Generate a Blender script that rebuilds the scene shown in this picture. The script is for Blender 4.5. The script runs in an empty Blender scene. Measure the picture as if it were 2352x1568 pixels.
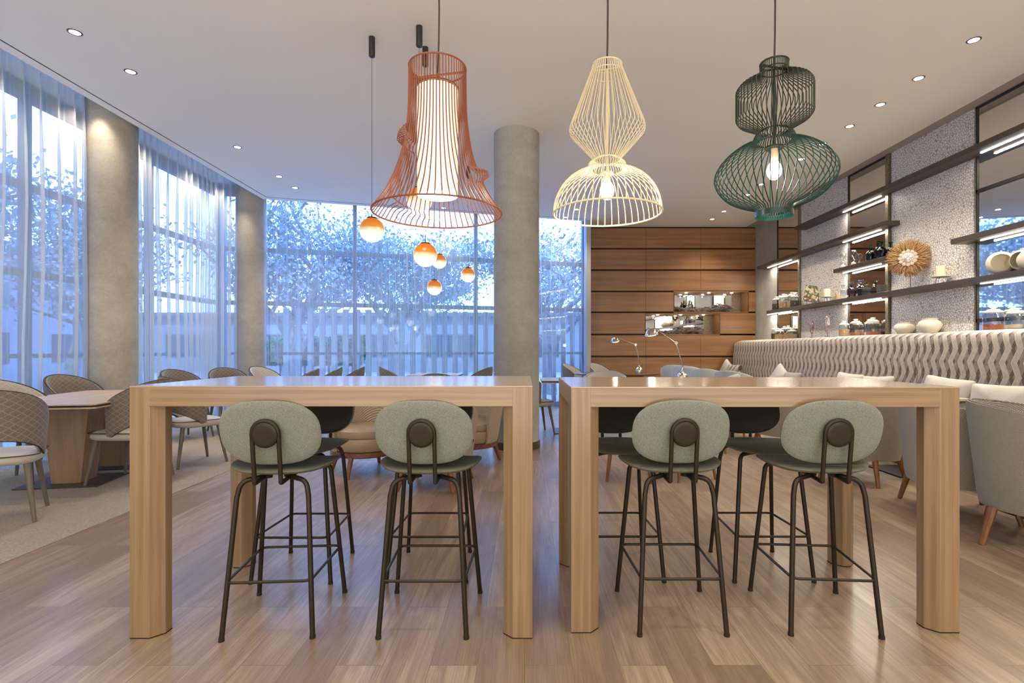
import bpy, bmesh, math, random
from mathutils import Vector, Matrix
PI = math.pi
random.seed(7)
S = bpy.context.scene
COL = S.collection

# ------------------------------------------------------------------ camera
cam = bpy.data.objects.new('camera', bpy.data.cameras.new('camera'))
COL.objects.link(cam); S.camera = cam
cam.location = (0, 0, 1.2); cam.rotation_euler = (PI/2, 0, 0)
cam.data.sensor_width = 36; cam.data.lens = 18.37
cam.data.shift_x = -0.0123; cam.data.shift_y = 0.0081
cam.data.clip_start = 0.05; cam.data.clip_end = 300
# ------------------------------------------------------------------ exposure
vs = S.view_settings
vs.view_transform = 'Standard'; vs.look = 'None'; vs.gamma = 1; vs.use_curve_mapping = False
vs.exposure = 0.42
# ------------------------------------------------------------------ world: blue daylight in front, added soft fill from behind, where the rear wall is left out
W = bpy.data.worlds.new('World'); S.world = W; W.use_nodes = True
wn = W.node_tree.nodes; wl = W.node_tree.links
wn.clear()
tc = wn.new('ShaderNodeTexCoord'); sep = wn.new('ShaderNodeSeparateXYZ')
wl.new(tc.outputs['Generated'], sep.inputs[0])
mr = wn.new('ShaderNodeMapRange'); mr.inputs[1].default_value = -0.25; mr.inputs[2].default_value = 0.1
wl.new(sep.outputs['Y'], mr.inputs[0])
rz = wn.new('ShaderNodeValToRGB'); wl.new(sep.outputs['Z'], rz.inputs[0])
rz.color_ramp.elements[0].position = 0.0; rz.color_ramp.elements[0].color = (0.42, 0.62, 1.0, 1)
rz.color_ramp.elements[1].position = 0.8; rz.color_ramp.elements[1].color = (0.30, 0.52, 1.0, 1)
m1 = rz.color_ramp.elements.new(0.2); m1.color = (0.62, 0.80, 1.0, 1)
mx = wn.new('ShaderNodeMix'); mx.data_type = 'RGBA'
wl.new(mr.outputs[0], mx.inputs[0]); mx.inputs[6].default_value = (1.0, 0.92, 0.82, 1)
wl.new(rz.outputs[0], mx.inputs[7])
st = wn.new('ShaderNodeMix'); st.data_type = 'FLOAT'
zr = wn.new('ShaderNodeMapRange'); wl.new(sep.outputs['Z'], zr.inputs[0])   # added fill behind the camera, stronger from below to lift the ceiling
zr.inputs[1].default_value = -0.35; zr.inputs[2].default_value = 0.15; zr.inputs[3].default_value = 5.2; zr.inputs[4].default_value = 1.3
wl.new(mr.outputs[0], st.inputs[0]); wl.new(zr.outputs[0], st.inputs[2]); st.inputs[3].default_value = 6.5
bg = wn.new('ShaderNodeBackground'); wo = wn.new('ShaderNodeOutputWorld')
wl.new(mx.outputs[2], bg.inputs[0]); wl.new(st.outputs[0], bg.inputs[1]); wl.new(bg.outputs[0], wo.inputs[0])
WARM = (1.0, 0.875, 0.67)
SPOT_W = 50.0      # each recessed downlight
CEIL_Z = 3.86
sun = bpy.data.objects.new('sun', bpy.data.lights.new('sun', 'SUN')); COL.objects.link(sun)
sun.data.energy = 4.0; sun.data.color = (0.92, 0.96, 1.0); sun.data.angle = 0.03
sun.rotation_euler = (math.radians(38), 0, math.radians(8))   # high, from behind the building: lights the trees, not the room

# ------------------------------------------------------------------ material helpers
class NT:
    def __init__(s, name):
        s.m = bpy.data.materials.new(name); s.m.use_nodes = True
        s.t = s.m.node_tree; s.t.nodes.clear()
        s.out = s.t.nodes.new('ShaderNodeOutputMaterial')
    def n(s, kind, **kw):
        nd = s.t.nodes.new('ShaderNode' + kind)
        for k, v in kw.items():
            if k[0] == 'i' and k[1:].isdigit(): s.put(nd.inputs[int(k[1:])], v)
            else: setattr(nd, k, v)
        return nd
    def put(s, inp, v):
        if hasattr(v, 'is_output'): s.t.links.new(v, inp)
        else: inp.default_value = v
    def set(s, nd, name, v): s.put(nd.inputs[name], v)
    def math(s, op, a, b=0.0, c=0.0):
        nd = s.n('Math', operation=op); s.put(nd.inputs[0], a); s.put(nd.inputs[1], b); s.put(nd.inputs[2], c); return nd.outputs[0]
    def coords(s, scale=(1, 1, 1), rot=(0, 0, 0), kind='Object'):
        tcn = s.n('TexCoord'); mp = s.n('Mapping'); s.t.links.new(tcn.outputs[kind], mp.inputs[0])
        mp.inputs['Scale'].default_value = scale; mp.inputs['Rotation'].default_value = rot
        return mp.outputs[0]
    def noise(s, vec, scale=5, detail=3, rough=0.5, dist=0.0):
        nd = s.n('TexNoise'); s.put(nd.inputs['Vector'], vec); nd.inputs['Scale'].default_value = scale
        nd.inputs['Detail'].default_value = detail; nd.inputs['Roughness'].default_value = rough; nd.inputs['Distortion'].default_value = dist
        return nd.outputs[0]
    def ramp(s, fac, stops, interp='LINEAR'):
        nd = s.n('ValToRGB'); s.put(nd.inputs[0], fac); cr = nd.color_ramp; cr.interpolation = interp
        while len(cr.elements) < len(stops): cr.elements.new(0.5)
        for e, (p, c) in zip(cr.elements, stops): e.position = p; e.color = (*c, 1) if len(c) == 3 else c
        return nd.outputs[0]
    def mix(s, f, a, b, blend='MIX'):
        nd = s.n('Mix', data_type='RGBA', blend_type=blend); s.put(nd.inputs[0], f)
        for i, v in ((6, a), (7, b)): s.put(nd.inputs[i], (*v, 1) if isinstance(v, tuple) and len(v) == 3 else v)
        return nd.outputs[2]
    def bump(s, h, strength=0.3, dist=0.01):
        nd = s.n('Bump'); nd.inputs['Strength'].default_value = strength; nd.inputs['Distance'].default_value = dist
        s.put(nd.inputs['Height'], h); return nd.outputs[0]
    def bsdf(s, color, rough=0.5, metal=0.0, normal=None, spec=None, sheen=None, coat=None, trans=None, emis=None, estr=0):
        b = s.n('BsdfPrincipled')
        s.put(b.inputs['Base Color'], (*color, 1) if isinstance(color, tuple) and len(color) == 3 else color)
        s.put(b.inputs['Roughness'], rough); s.put(b.inputs['Metallic'], metal)
        if normal is not None: s.put(b.inputs['Normal'], normal)
        if spec is not None: s.put(b.inputs['Specular IOR Level'], spec)
        if sheen is not None: s.put(b.inputs['Sheen Weight'], sheen)
        if coat is not None: s.put(b.inputs['Coat Weight'], coat); s.put(b.inputs['Coat Roughness'], 0.12)
        if trans is not None: s.put(b.inputs['Transmission Weight'], trans)
        if emis is not None:
            s.put(b.inputs['Emission Color'], (*emis, 1) if isinstance(emis, tuple) else emis); s.put(b.inputs['Emission Strength'], estr)
        s.t.links.new(b.outputs[0], s.out.inputs[0]); return b
def plain(name, color, rough=0.5, metal=0.0, nscale=0, namt=0.12, bump=0.0, **kw):
    t = NT(name); c = color; nrm = None
    if nscale:
        nz = t.noise(t.coords(), nscale, 4)
        lo = tuple(x*(1-namt) for x in color); hi = tuple(min(1, x*(1+namt)) for x in color)
        c = t.ramp(nz, [(0.3, lo), (0.7, hi)])
        if bump: nrm = t.bump(nz, bump, 0.005)
    t.bsdf(c, rough, metal, nrm, **kw); return t.m
def wood(name, a, b, axis='X', scale=1.0, rough=0.4, coat=None, knots=True, spec=None):
    t = NT(name)
    sc = {'X': (0.7, 9, 9), 'Y': (9, 0.7, 9), 'Z': (9, 9, 0.7)}[axis]
    v = t.coords(tuple(x*scale for x in sc))
    n1 = t.noise(v, 1.6, 5, 0.6, 0.6)
    n2 = t.noise(t.coords(tuple(x*scale*(8 if x > 1 else 1.6) for x in sc)), 2.0, 3, 0.6)
    wv = t.n('TexWave', wave_type='RINGS', rings_direction='SPHERICAL'); t.put(wv.inputs['Vector'], t.coords(tuple((x*0.5 if x > 1 else x*0.35)*scale for x in sc)))
    wv.inputs['Scale'].default_value = 2.2; wv.inputs['Distortion'].default_value = 6.0; wv.inputs['Detail'].default_value = 2.0; wv.inputs['Detail Scale'].default_value = 0.8
    n1 = t.math('ADD', t.math('MULTIPLY', n1, 0.8), t.math('MULTIPLY', wv.outputs['Fac'], 0.2))
    c = t.ramp(n1, [(0.25, a), (0.5, tuple((x+y)/2 for x, y in zip(a, b))), (0.75, b)])
    c = t.mix(t.ramp(n2, [(0.35, (0.30,)*3), (0.65, (0, 0, 0))]), c, tuple(x*0.55 for x in a))
    if knots:
        vo = t.n('TexVoronoi'); t.put(vo.inputs['Vector'], t.coords(tuple(0.55*(x if x < 1 else 4.2)/0.7*0.7 for x in sc)))
        vo.inputs['Scale'].default_value = 1.3
        k = t.ramp(vo.outputs['Distance'], [(0.03, (1, 1, 1)), (0.10, (0, 0, 0))])
        c = t.mix(t.math('MULTIPLY', k, 0.55), c, tuple(x*0.42 for x in a))
    t.bsdf(c, rough, 0, t.bump(n2, 0.12, 0.002), coat=coat, spec=spec); return t.m
def weave(name, a, b, scale=120, rough=0.9, bump=0.5, angle=0.0, stretch=1.0):
    t = NT(name); v = t.coords((scale, scale, scale*stretch), (0, 0, angle))
    sp = t.n('SeparateXYZ'); t.put(sp.inputs[0], v)
    h = t.math('MULTIPLY', t.math('SINE', t.math('ADD', sp.outputs[0], sp.outputs[1])), t.math('SINE', sp.outputs[2]))
    nz = t.noise(t.coords(), scale*1.1, 2)
    f = t.math('ADD', t.math('MULTIPLY', h, 0.5), t.math('MULTIPLY', nz, 1.0))
    c = t.ramp(f, [(0.2, a), (0.85, b)])
    t.bsdf(c, rough, 0, t.bump(f, bump, 0.004), sheen=0.2); return t.m

M = {}
M['ceiling'] = plain('ceiling_paint', (0.83, 0.82, 0.765), 0.9, nscale=0.6, namt=0.02)
M['soffit'] = plain('soffit_taupe', (0.42, 0.375, 0.33), 0.85, nscale=2, namt=0.03)  # one even taupe tone, darker than the ceiling
M['dark'] = plain('dark_shadow_gap', (0.02, 0.016, 0.013), 0.7)
M['black_metal'] = plain('bronze_black_metal', (0.026, 0.019, 0.012), 0.42, 0.3, nscale=30, namt=0.1)
M['blackp'] = plain('black_cylinder_paint', (0.02, 0.017, 0.014), 0.45)
M['white'] = plain('white_enamel', (0.85, 0.83, 0.78), 0.35)
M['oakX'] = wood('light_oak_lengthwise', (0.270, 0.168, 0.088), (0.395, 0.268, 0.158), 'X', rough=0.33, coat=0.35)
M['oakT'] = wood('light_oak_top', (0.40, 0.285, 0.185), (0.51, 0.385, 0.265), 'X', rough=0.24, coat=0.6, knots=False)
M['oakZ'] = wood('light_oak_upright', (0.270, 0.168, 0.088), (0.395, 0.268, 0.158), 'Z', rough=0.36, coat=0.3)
M['oakY'] = wood('pale_oak_table', (0.52, 0.38, 0.26), (0.68, 0.53, 0.38), 'Y', rough=0.35, coat=0.3, knots=False)
M['walnut'] = wood('walnut_panel', (0.215, 0.094, 0.032), (0.35, 0.172, 0.068), 'X', 0.8, rough=0.38, knots=False)
M['rosewood'] = wood('reddish_brown_wood', (0.10, 0.035, 0.022), (0.22, 0.085, 0.05), 'X', rough=0.25, coat=0.5, knots=False)
M['legwood'] = wood('orange_brown_leg', (0.17, 0.06, 0.018), (0.30, 0.12, 0.04), 'Z', rough=0.35, knots=False)
M['leggrey'] = wood('grey_stained_leg', (0.13, 0.115, 0.09), (0.20, 0.175, 0.14), 'Z', rough=0.5, knots=False)
M['sage'] = plain('sage_grey_felt', (0.235, 0.255, 0.225), 0.95, nscale=260, namt=0.28, bump=0.25, sheen=0.15)
M['sageseat'] = plain('sage_grey_seat_felt', (0.17, 0.172, 0.132), 0.9, nscale=260, namt=0.18, bump=0.15, spec=0.2)
M['padshade'] = plain('shade_darkened_felt', (0.022, 0.020, 0.012), 0.55, nscale=90, namt=0.2, bump=0.05)  # shade on the far stool backs, put into a dark olive colour
M['leather'] = plain('camel_leather', (0.34, 0.255, 0.165), 0.33, nscale=60, namt=0.05, bump=0.04)
M['leathergrey'] = plain('grey_green_leather', (0.13, 0.128, 0.10), 0.3, nscale=60, namt=0.05, bump=0.04)
M['basketweave'] = weave('beige_basket_weave', (0.20, 0.14, 0.09), (0.62, 0.50, 0.38), 300, bump=0.8)
M['tweed'] = weave('grey_tweed', (0.10, 0.10, 0.09), (0.52, 0.48, 0.38), 620, bump=0.6)
M['beigeweave'] = weave('warm_beige_weave', (0.17, 0.15, 0.11), (0.50, 0.46, 0.37), 560, bump=0.6)
M['greylinen'] = weave('pale_blue_grey_linen', (0.33, 0.36, 0.38), (0.52, 0.55, 0.57), 900, bump=0.3)
M['whitelinen'] = plain('white_linen', (0.52, 0.49, 0.45), 0.9, nscale=120, namt=0.06, bump=0.1)
M['greypillow'] = plain('warm_grey_linen', (0.33, 0.31, 0.275), 0.9, nscale=120, namt=0.08, bump=0.1)
M['creamseat'] = weave('cream_seat_cloth', (0.40, 0.36, 0.30), (0.62, 0.58, 0.50), 900, bump=0.2)
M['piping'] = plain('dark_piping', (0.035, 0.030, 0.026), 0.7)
M['palepiping'] = plain('pale_piping', (0.45, 0.43, 0.37), 0.8)
M['bronze'] = plain('dark_shelf_bronze', (0.085, 0.066, 0.052), 0.42, 0.3, nscale=20, namt=0.06)
M['trimgold'] = plain('mottled_brass_trim', (0.23, 0.185, 0.125), 0.4, 0.5, nscale=40, namt=0.35)
M['chrome'] = plain('antique_nickel', (0.55, 0.51, 0.42), 0.18, 1.0)
M['velvet'] = plain('brown_velvet', (0.12, 0.09, 0.075), 0.85, nscale=30, namt=0.15, sheen=0.5)
M['skirt'] = plain('dark_plinth', (0.05, 0.04, 0.035), 0.5)
M['cotta'] = plain('terracotta_wire_lacquer', (0.25, 0.070, 0.030), 0.38)
M['cream'] = plain('cream_wire_lacquer', (0.72, 0.62, 0.41), 0.4)
M['blackgreen'] = plain('black_green_wire_lacquer', (0.018, 0.024, 0.016), 0.4)
M['teal'] = plain('teal_wire_lacquer', (0.003, 0.032, 0.025), 0.28)
M['cord'] = plain('brown_cord', (0.05, 0.035, 0.03), 0.7)
M['ceramic'] = plain('ivory_ceramic', (0.74, 0.68, 0.56), 0.4, nscale=12, namt=0.03)
M['candle'] = plain('ivory_wax', (0.72, 0.58, 0.40), 0.5, nscale=8, namt=0.02)
M['raffia'] = plain('golden_raffia', (0.42, 0.245, 0.11), 0.75, nscale=60, namt=0.4)
M['shell'] = plain('white_shell', (0.54, 0.47, 0.39), 0.5, nscale=50, namt=0.15)
M['twig'] = plain('silvered_driftwood', (0.17, 0.14, 0.12), 0.5, nscale=14, namt=0.7)
M['grain_red'] = plain('red_lentils', (0.42, 0.11, 0.06), 0.8, nscale=150, namt=0.5)
M['grain_gold'] = plain('golden_seeds', (0.55, 0.32, 0.14), 0.8, nscale=150, namt=0.4)
M['grain_dark'] = plain('dark_beans', (0.06, 0.045, 0.04), 0.8, nscale=150, namt=0.5)
M['grain_pale'] = plain('pale_oats', (0.66, 0.56, 0.42), 0.8, nscale=150, namt=0.3)
M['lintel'] = plain('window_frame_aluminium', (0.16, 0.22, 0.32), 0.45, 0.2)
M['jamb'] = plain('grey_jamb', (0.36, 0.36, 0.37), 0.6)
M['bark'] = plain('tree_bark', (0.26, 0.26, 0.28), 0.9, nscale=8, namt=0.3)
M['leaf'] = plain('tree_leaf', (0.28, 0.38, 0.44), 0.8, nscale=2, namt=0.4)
M['hedge'] = plain('hedge_leaf', (0.05, 0.20, 0.13), 0.8, nscale=4, namt=0.4)
M['post'] = plain('grey_fence_post', (0.14, 0.17, 0.20), 0.7, nscale=6, namt=0.1)
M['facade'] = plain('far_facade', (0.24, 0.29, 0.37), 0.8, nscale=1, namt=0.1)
M['facadeglass'] = plain('far_window_glass', (0.05, 0.08, 0.12), 0.15)
M['yellow'] = plain('yellow_panel', (0.65, 0.60, 0.18), 0.6)
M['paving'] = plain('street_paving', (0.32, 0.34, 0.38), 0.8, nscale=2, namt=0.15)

# plaster column / plaster wall
def plaster(name, a, b):
    t = NT(name); n1 = t.noise(t.coords((1, 1, 1.2)), 3.0, 6, 0.7); n2 = t.noise(t.coords(), 40, 3)
    c = t.ramp(t.math('ADD', t.math('MULTIPLY', n1, 0.75), t.math('MULTIPLY', n2, 0.25)), [(0.35, a), (0.65, b)])
    t.bsdf(c, 0.8, 0, t.bump(n2, 0.1, 0.003)); return t.m
M['plaster'] = plaster('grey_beige_plaster', (0.31, 0.28, 0.235), (0.43, 0.395, 0.34))
M['plasterc'] = plaster('cool_grey_plaster', (0.29, 0.28, 0.255), (0.40, 0.385, 0.355))

# floor planks
def floor_mat():
    t = NT('oak_plank_floor'); tcn = t.n('TexCoord'); sp = t.n('SeparateXYZ'); t.put(sp.inputs[0], tcn.outputs['Object'])
    br = t.n('TexBrick'); cb = t.n('CombineXYZ'); t.put(cb.inputs[0], sp.outputs[1]); t.put(cb.inputs[1], sp.outputs[0])
    t.put(br.inputs['Vector'], cb.outputs[0]); br.offset = 0.37; br.offset_frequency = 2
    br.inputs['Scale'].default_value = 1.0; br.inputs['Brick Width'].default_value = 1.22; br.inputs['Row Height'].default_value = 0.18
    br.inputs['Mortar Size'].default_value = 0.0016; br.inputs['Mortar Smooth'].default_value = 0.1
    br.inputs['Color1'].default_value = (0, 0, 0, 1); br.inputs['Color2'].default_value = (1, 1, 1, 1); br.inputs['Mortar'].default_value = (0.5, 0.5, 0.5, 1)
    rnd = br.outputs['Color']
    base = t.ramp(rnd, [(0.0, (0.29, 0.20, 0.135)), (0.35, (0.38, 0.275, 0.185)), (0.7, (0.47, 0.35, 0.245)), (1.0, (0.31, 0.225, 0.155))])
    off = t.n('VectorMath', operation='SCALE'); t.put(off.inputs[0], rnd); off.inputs['Scale'].default_value = 11.0
    ad = t.n('VectorMath', operation='ADD'); t.put(ad.inputs[0], tcn.outputs['Object']); t.put(ad.inputs[1], off.outputs[0])
    mp = t.n('Mapping'); t.put(mp.inputs[0], ad.outputs[0]); mp.inputs['Scale'].default_value = (9, 0.9, 1)
    g = t.noise(mp.outputs[0], 1.8, 6, 0.62, 0.9)
    mp2 = t.n('Mapping'); t.put(mp2.inputs[0], ad.outputs[0]); mp2.inputs['Scale'].default_value = (150, 3.0, 1)
    f = t.noise(mp2.outputs[0], 1.2, 3, 0.6)
    c = t.mix(t.ramp(g, [(0.30, (0.7,)*3), (0.60, (0, 0, 0))]), base, (0.17, 0.112, 0.072))
    c = t.mix(t.ramp(f, [(0.3, (0.42,)*3), (0.6, (0, 0, 0))]), c, (0.15, 0.095, 0.068))
    c = t.mix(t.math('MULTIPLY', br.outputs['Fac'], 0.55), c, (0.10, 0.06, 0.045))
    t.bsdf(c, t.ramp(f, [(0.3, (0.38,)*3), (0.7, (0.30,)*3)]), 0, t.bump(f, 0.25, 0.002), coat=0.12); return t.m
M['floor'] = floor_mat()
def carpet_mat():
    t = NT('beige_carpet'); n1 = t.noise(t.coords((60, 160, 60)), 1.0, 3, 0.7); n2 = t.noise(t.coords(), 1.1, 4)
    c = t.ramp(n1, [(0.3, (0.25, 0.20, 0.14)), (0.7, (0.53, 0.455, 0.35))])
    c = t.mix(t.ramp(n2, [(0.35, (0.4,)*3), (0.65, (0, 0, 0))]), c, (0.27, 0.21, 0.17))
    t.bsdf(c, 0.95, 0, t.bump(n1, 0.8, 0.008)); return t.m
M['carpet'] = carpet_mat()
# diamond lattice dining fabric
def lattice(name, ground, line, fine):
    t = NT(name); v = t.coords((1, 1, 1)); sp = t.n('SeparateXYZ'); t.put(sp.inputs[0], v)
    ang = t.math('MULTIPLY', t.math('ARCTAN2', sp.outputs[0], t.math('MULTIPLY', sp.outputs[1], -1)), 0.27)
    a = t.math('ADD', t.math('MULTIPLY', ang, 15), t.math('MULTIPLY', sp.outputs[2], 21))
    b = t.math('SUBTRACT', t.math('MULTIPLY', ang, 15), t.math('MULTIPLY', sp.outputs[2], 21))
    def ln(x): return t.math('LESS_THAN', t.math('ABSOLUTE', t.math('SUBTRACT', t.math('FRACT', x), 0.5)), 0.07)
    l = t.math('MAXIMUM', ln(a), ln(b)); n = t.noise(t.coords(), 260, 2)
    c = t.mix(t.ramp(n, [(0.35, (1, 1, 1)), (0.65, (0, 0, 0))]), ground, fine)
    c = t.mix(t.math('MULTIPLY', l, 0.4), c, line)
    t.bsdf(c, 0.85, 0, t.bump(n, 0.3, 0.003), sheen=0.15); return t.m
M['lattice'] = lattice('taupe_lattice_cloth', (0.235, 0.20, 0.165), (0.40, 0.365, 0.32), (0.13, 0.105, 0.082))
M['latticepale'] = lattice('pale_lattice_cloth', (0.52, 0.48, 0.42), (0.68, 0.65, 0.60), (0.40, 0.36, 0.31))
def herring():
    t = NT('grey_herringbone'); v = t.coords((1, 1, 1)); sp = t.n('SeparateXYZ'); t.put(sp.inputs[0], v)
    ang = t.math('MULTIPLY', t.math('ARCTAN2', sp.outputs[0], t.math('MULTIPLY', sp.outputs[1], -1)), 0.33)
    z = t.math('PINGPONG', t.math('MULTIPLY', ang, 1.0), 0.014)
    w = t.math('SINE', t.math('MULTIPLY', t.math('ADD', sp.outputs[2], z), 620))
    c = t.ramp(t.math('MULTIPLY_ADD', w, 0.5, 0.5), [(0.3, (0.15, 0.135, 0.115)), (0.7, (0.50, 0.47, 0.40))])
    t.bsdf(c, 0.9, 0, t.bump(w, 0.2, 0.002)); return t.m
M['herring'] = herring()
# banquette zigzag ribbon cloth
def zigzag():
    t = NT('zigzag_ribbon_cloth'); tcn = t.n('TexCoord'); sp = t.n('SeparateXYZ'); t.put(sp.inputs[0], tcn.outputs['Object'])
    y = t.math('MULTIPLY', sp.outputs[1], 8.4); z = t.math('MULTIPLY', sp.outputs[2], 1/0.135)
    tri = t.math('PINGPONG', z, 1.0)
    u = t.math('FRACT', t.math('ADD', y, t.math('MULTIPLY', tri, 0.50)))
    w = t.math('FRACT', t.math('SUBTRACT', t.math('ADD', y, 0.25), t.math('MULTIPLY', tri, 0.50)))
    light = t.math('LESS_THAN', u, 0.46)
    line = t.math('LESS_THAN', t.math('ABSOLUTE', t.math('SUBTRACT', u, 0.50)), 0.035)
    dia = t.math('LESS_THAN', w, 0.36)
    nz = t.noise(t.coords(), 28, 4)
    cl = t.ramp(nz, [(0.3, (0.34, 0.29, 0.25)), (0.7, (0.46, 0.405, 0.36))])
    cm = t.ramp(nz, [(0.3, (0.16, 0.125, 0.105)), (0.7, (0.26, 0.215, 0.185))])
    c = t.mix(dia, cm, (0.075, 0.05, 0.038)); c = t.mix(light, c, cl); c = t.mix(line, c, (0.50, 0.43, 0.36))
    t.bsdf(c, 0.85, 0, t.bump(light, 0.35, 0.004), sheen=0.3); return t.m
M['zigzag'] = zigzag()
def wallpaper():
    t = NT('crackle_wallpaper'); vo = t.n('TexVoronoi', feature='DISTANCE_TO_EDGE'); t.put(vo.inputs['Vector'], t.coords((1, 1, 1)))
    vo.inputs['Scale'].default_value = 32
    f = t.ramp(vo.outputs[0], [(0.045, (0, 0, 0)), (0.11, (1, 1, 1))])
    n = t.noise(t.coords(), 5, 3)
    c = t.mix(f, (0.30, 0.265, 0.25), t.ramp(n, [(0.3, (0.66, 0.645, 0.625)), (0.7, (0.74, 0.725, 0.70))]))
    t.bsdf(c, 0.5, 0.0, t.bump(f, 0.2, 0.002)); return t.m
M['wallpaper'] = wallpaper()
def mirror_mat(name, tint):
    t = NT(name); t.bsdf(tint, 0.02, 1.0); return t.m
M['mirror'] = mirror_mat('mirror_glass', (0.70, 0.70, 0.68))
def thin_glass(name, tint=(1, 1, 1), refl=1.0):
    t = NT(name); tr = t.n('BsdfTransparent'); tr.inputs[0].default_value = (*tint, 1)
    gl = t.n('BsdfGlossy'); gl.inputs['Roughness'].default_value = 0.03; gl.inputs[0].default_value = (refl, refl, refl, 1)
    ge = t.n('NewGeometry'); fr = t.n('Fresnel'); t.put(fr.inputs[0], t.math('MULTIPLY_ADD', ge.outputs['Backfacing'], 1/1.45-1.45, 1.45)); mxs = t.n('MixShader')
    t.put(mxs.inputs[0], fr.outputs[0]); t.put(mxs.inputs[1], tr.outputs[0]); t.put(mxs.inputs[2], gl.outputs[0])
    t.t.links.new(mxs.outputs[0], t.out.inputs[0]); return t.m
M['glass'] = thin_glass('clear_glass', (0.80, 0.84, 0.84), 1.6)
M['pane'] = thin_glass('window_pane_glass', (0.62, 0.78, 1.0))  # blue cast of the daylight put into the glass tint
M['greenglass'] = thin_glass('dark_green_glass', (0.10, 0.22, 0.15))
M['maskglass'] = plain('smoked_silvery_glass', (0.42, 0.33, 0.32), 0.12, 0.6, nscale=25, namt=0.5, bump=0.6)
M['smokeglass'] = thin_glass('smoked_mauve_glass', (0.52, 0.40, 0.40))
def curtain_mat(name, col, dens):
    t = NT(name)
    df = t.n('BsdfDiffuse'); df.inputs[0].default_value = (*col, 1)
    tl = t.n('BsdfTranslucent'); tl.inputs[0].default_value = (*col, 1)
    a = t.n('MixShader'); a.inputs[0].default_value = 0.5; t.put(a.inputs[1], df.outputs[0]); t.put(a.inputs[2], tl.outputs[0])
    tr = t.n('BsdfTransparent'); b = t.n('MixShader')
    lw = t.n('LayerWeight'); lw.inputs[0].default_value = 0.5
    cosv = t.math('MAXIMUM', t.math('SUBTRACT', 1.0, lw.outputs['Facing']), 0.06)
    tv = t.math('POWER', 1.0-dens, t.math('DIVIDE', 1.0, cosv))
    t.put(b.inputs[0], t.math('SUBTRACT', 1.0, tv)); t.put(b.inputs[1], tr.outputs[0]); t.put(b.inputs[2], a.outputs[0])
    t.t.links.new(b.outputs[0], t.out.inputs[0]); return t.m
M['sheer'] = curtain_mat('white_sheer_voile', (0.85, 0.85, 0.84), 0.20)
M['sheerL'] = curtain_mat('ivory_sheer_voile', (0.74, 0.74, 0.69), 0.44)
M['sheerG'] = curtain_mat('grey_green_sheer_voile', (0.72, 0.75, 0.66), 0.30)
def emit(name, col, s):
    t = NT(name); t.bsdf((0.8, 0.8, 0.8), 0.5, emis=col, estr=s); return t.m
M['bulb'] = emit('lit_bulb', (1.0, 0.93, 0.80), 26)
M['disc'] = emit('lit_downlight_lens', (1.0, 0.95, 0.86), 9)
M['led'] = emit('lit_led_strip', (1.0, 0.93, 0.80), 11)
M['lampbulb'] = emit('lit_lamp_bulb', (1.0, 0.97, 0.90), 14)
M['drum'] = emit('lit_fabric_drum', (1.0, 0.86, 0.62), 0.45)
M['drumend'] = emit('lit_drum_diffuser', (1.0, 0.93, 0.78), 2.2)
def globe_mat():
    t = NT('orange_to_opal_glass'); sp = t.n('SeparateXYZ'); t.put(sp.inputs[0], t.coords())
    z = t.math('MULTIPLY_ADD', sp.outputs[2], 5.0, 0.5)
    c = t.ramp(z, [(0.0, (1.0, 0.95, 0.84)), (0.30, (1.0, 0.90, 0.68)), (0.50, (0.88, 0.72, 0.42)), (0.57, (0.95, 0.34, 0.04)), (1.0, (0.85, 0.16, 0.008))])
    s = t.ramp(z, [(0.0, (1, 1, 1)), (0.24, (0.85,)*3), (0.45, (0.42,)*3), (0.55, (0.34,)*3), (1.0, (0.34,)*3)])
    t.bsdf(t.mix(0.75, c, (0, 0, 0)), 0.12, 0, emis=c, estr=t.math('MULTIPLY', s, 1.35)); return t.m
M['globe'] = globe_mat()
def mosaic():
    t = NT('pebble_mosaic'); vo = t.n('TexVoronoi'); t.put(vo.inputs['Vector'], t.coords()); vo.inputs['Scale'].default_value = 34
    sp = t.n('SeparateColor'); t.put(sp.inputs[0], vo.outputs['Color'])
    c = t.ramp(sp.outputs[0], [(0, (0.10, 0.06, 0.04)), (0.3, (0.45, 0.30, 0.16)), (0.5, (0.08, 0.16, 0.06)), (0.7, (0.55, 0.45, 0.32)), (1, (0.02, 0.02, 0.02))], 'CONSTANT')
    t.bsdf(c, 0.4); return t.m
M['mosaic'] = mosaic()

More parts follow.
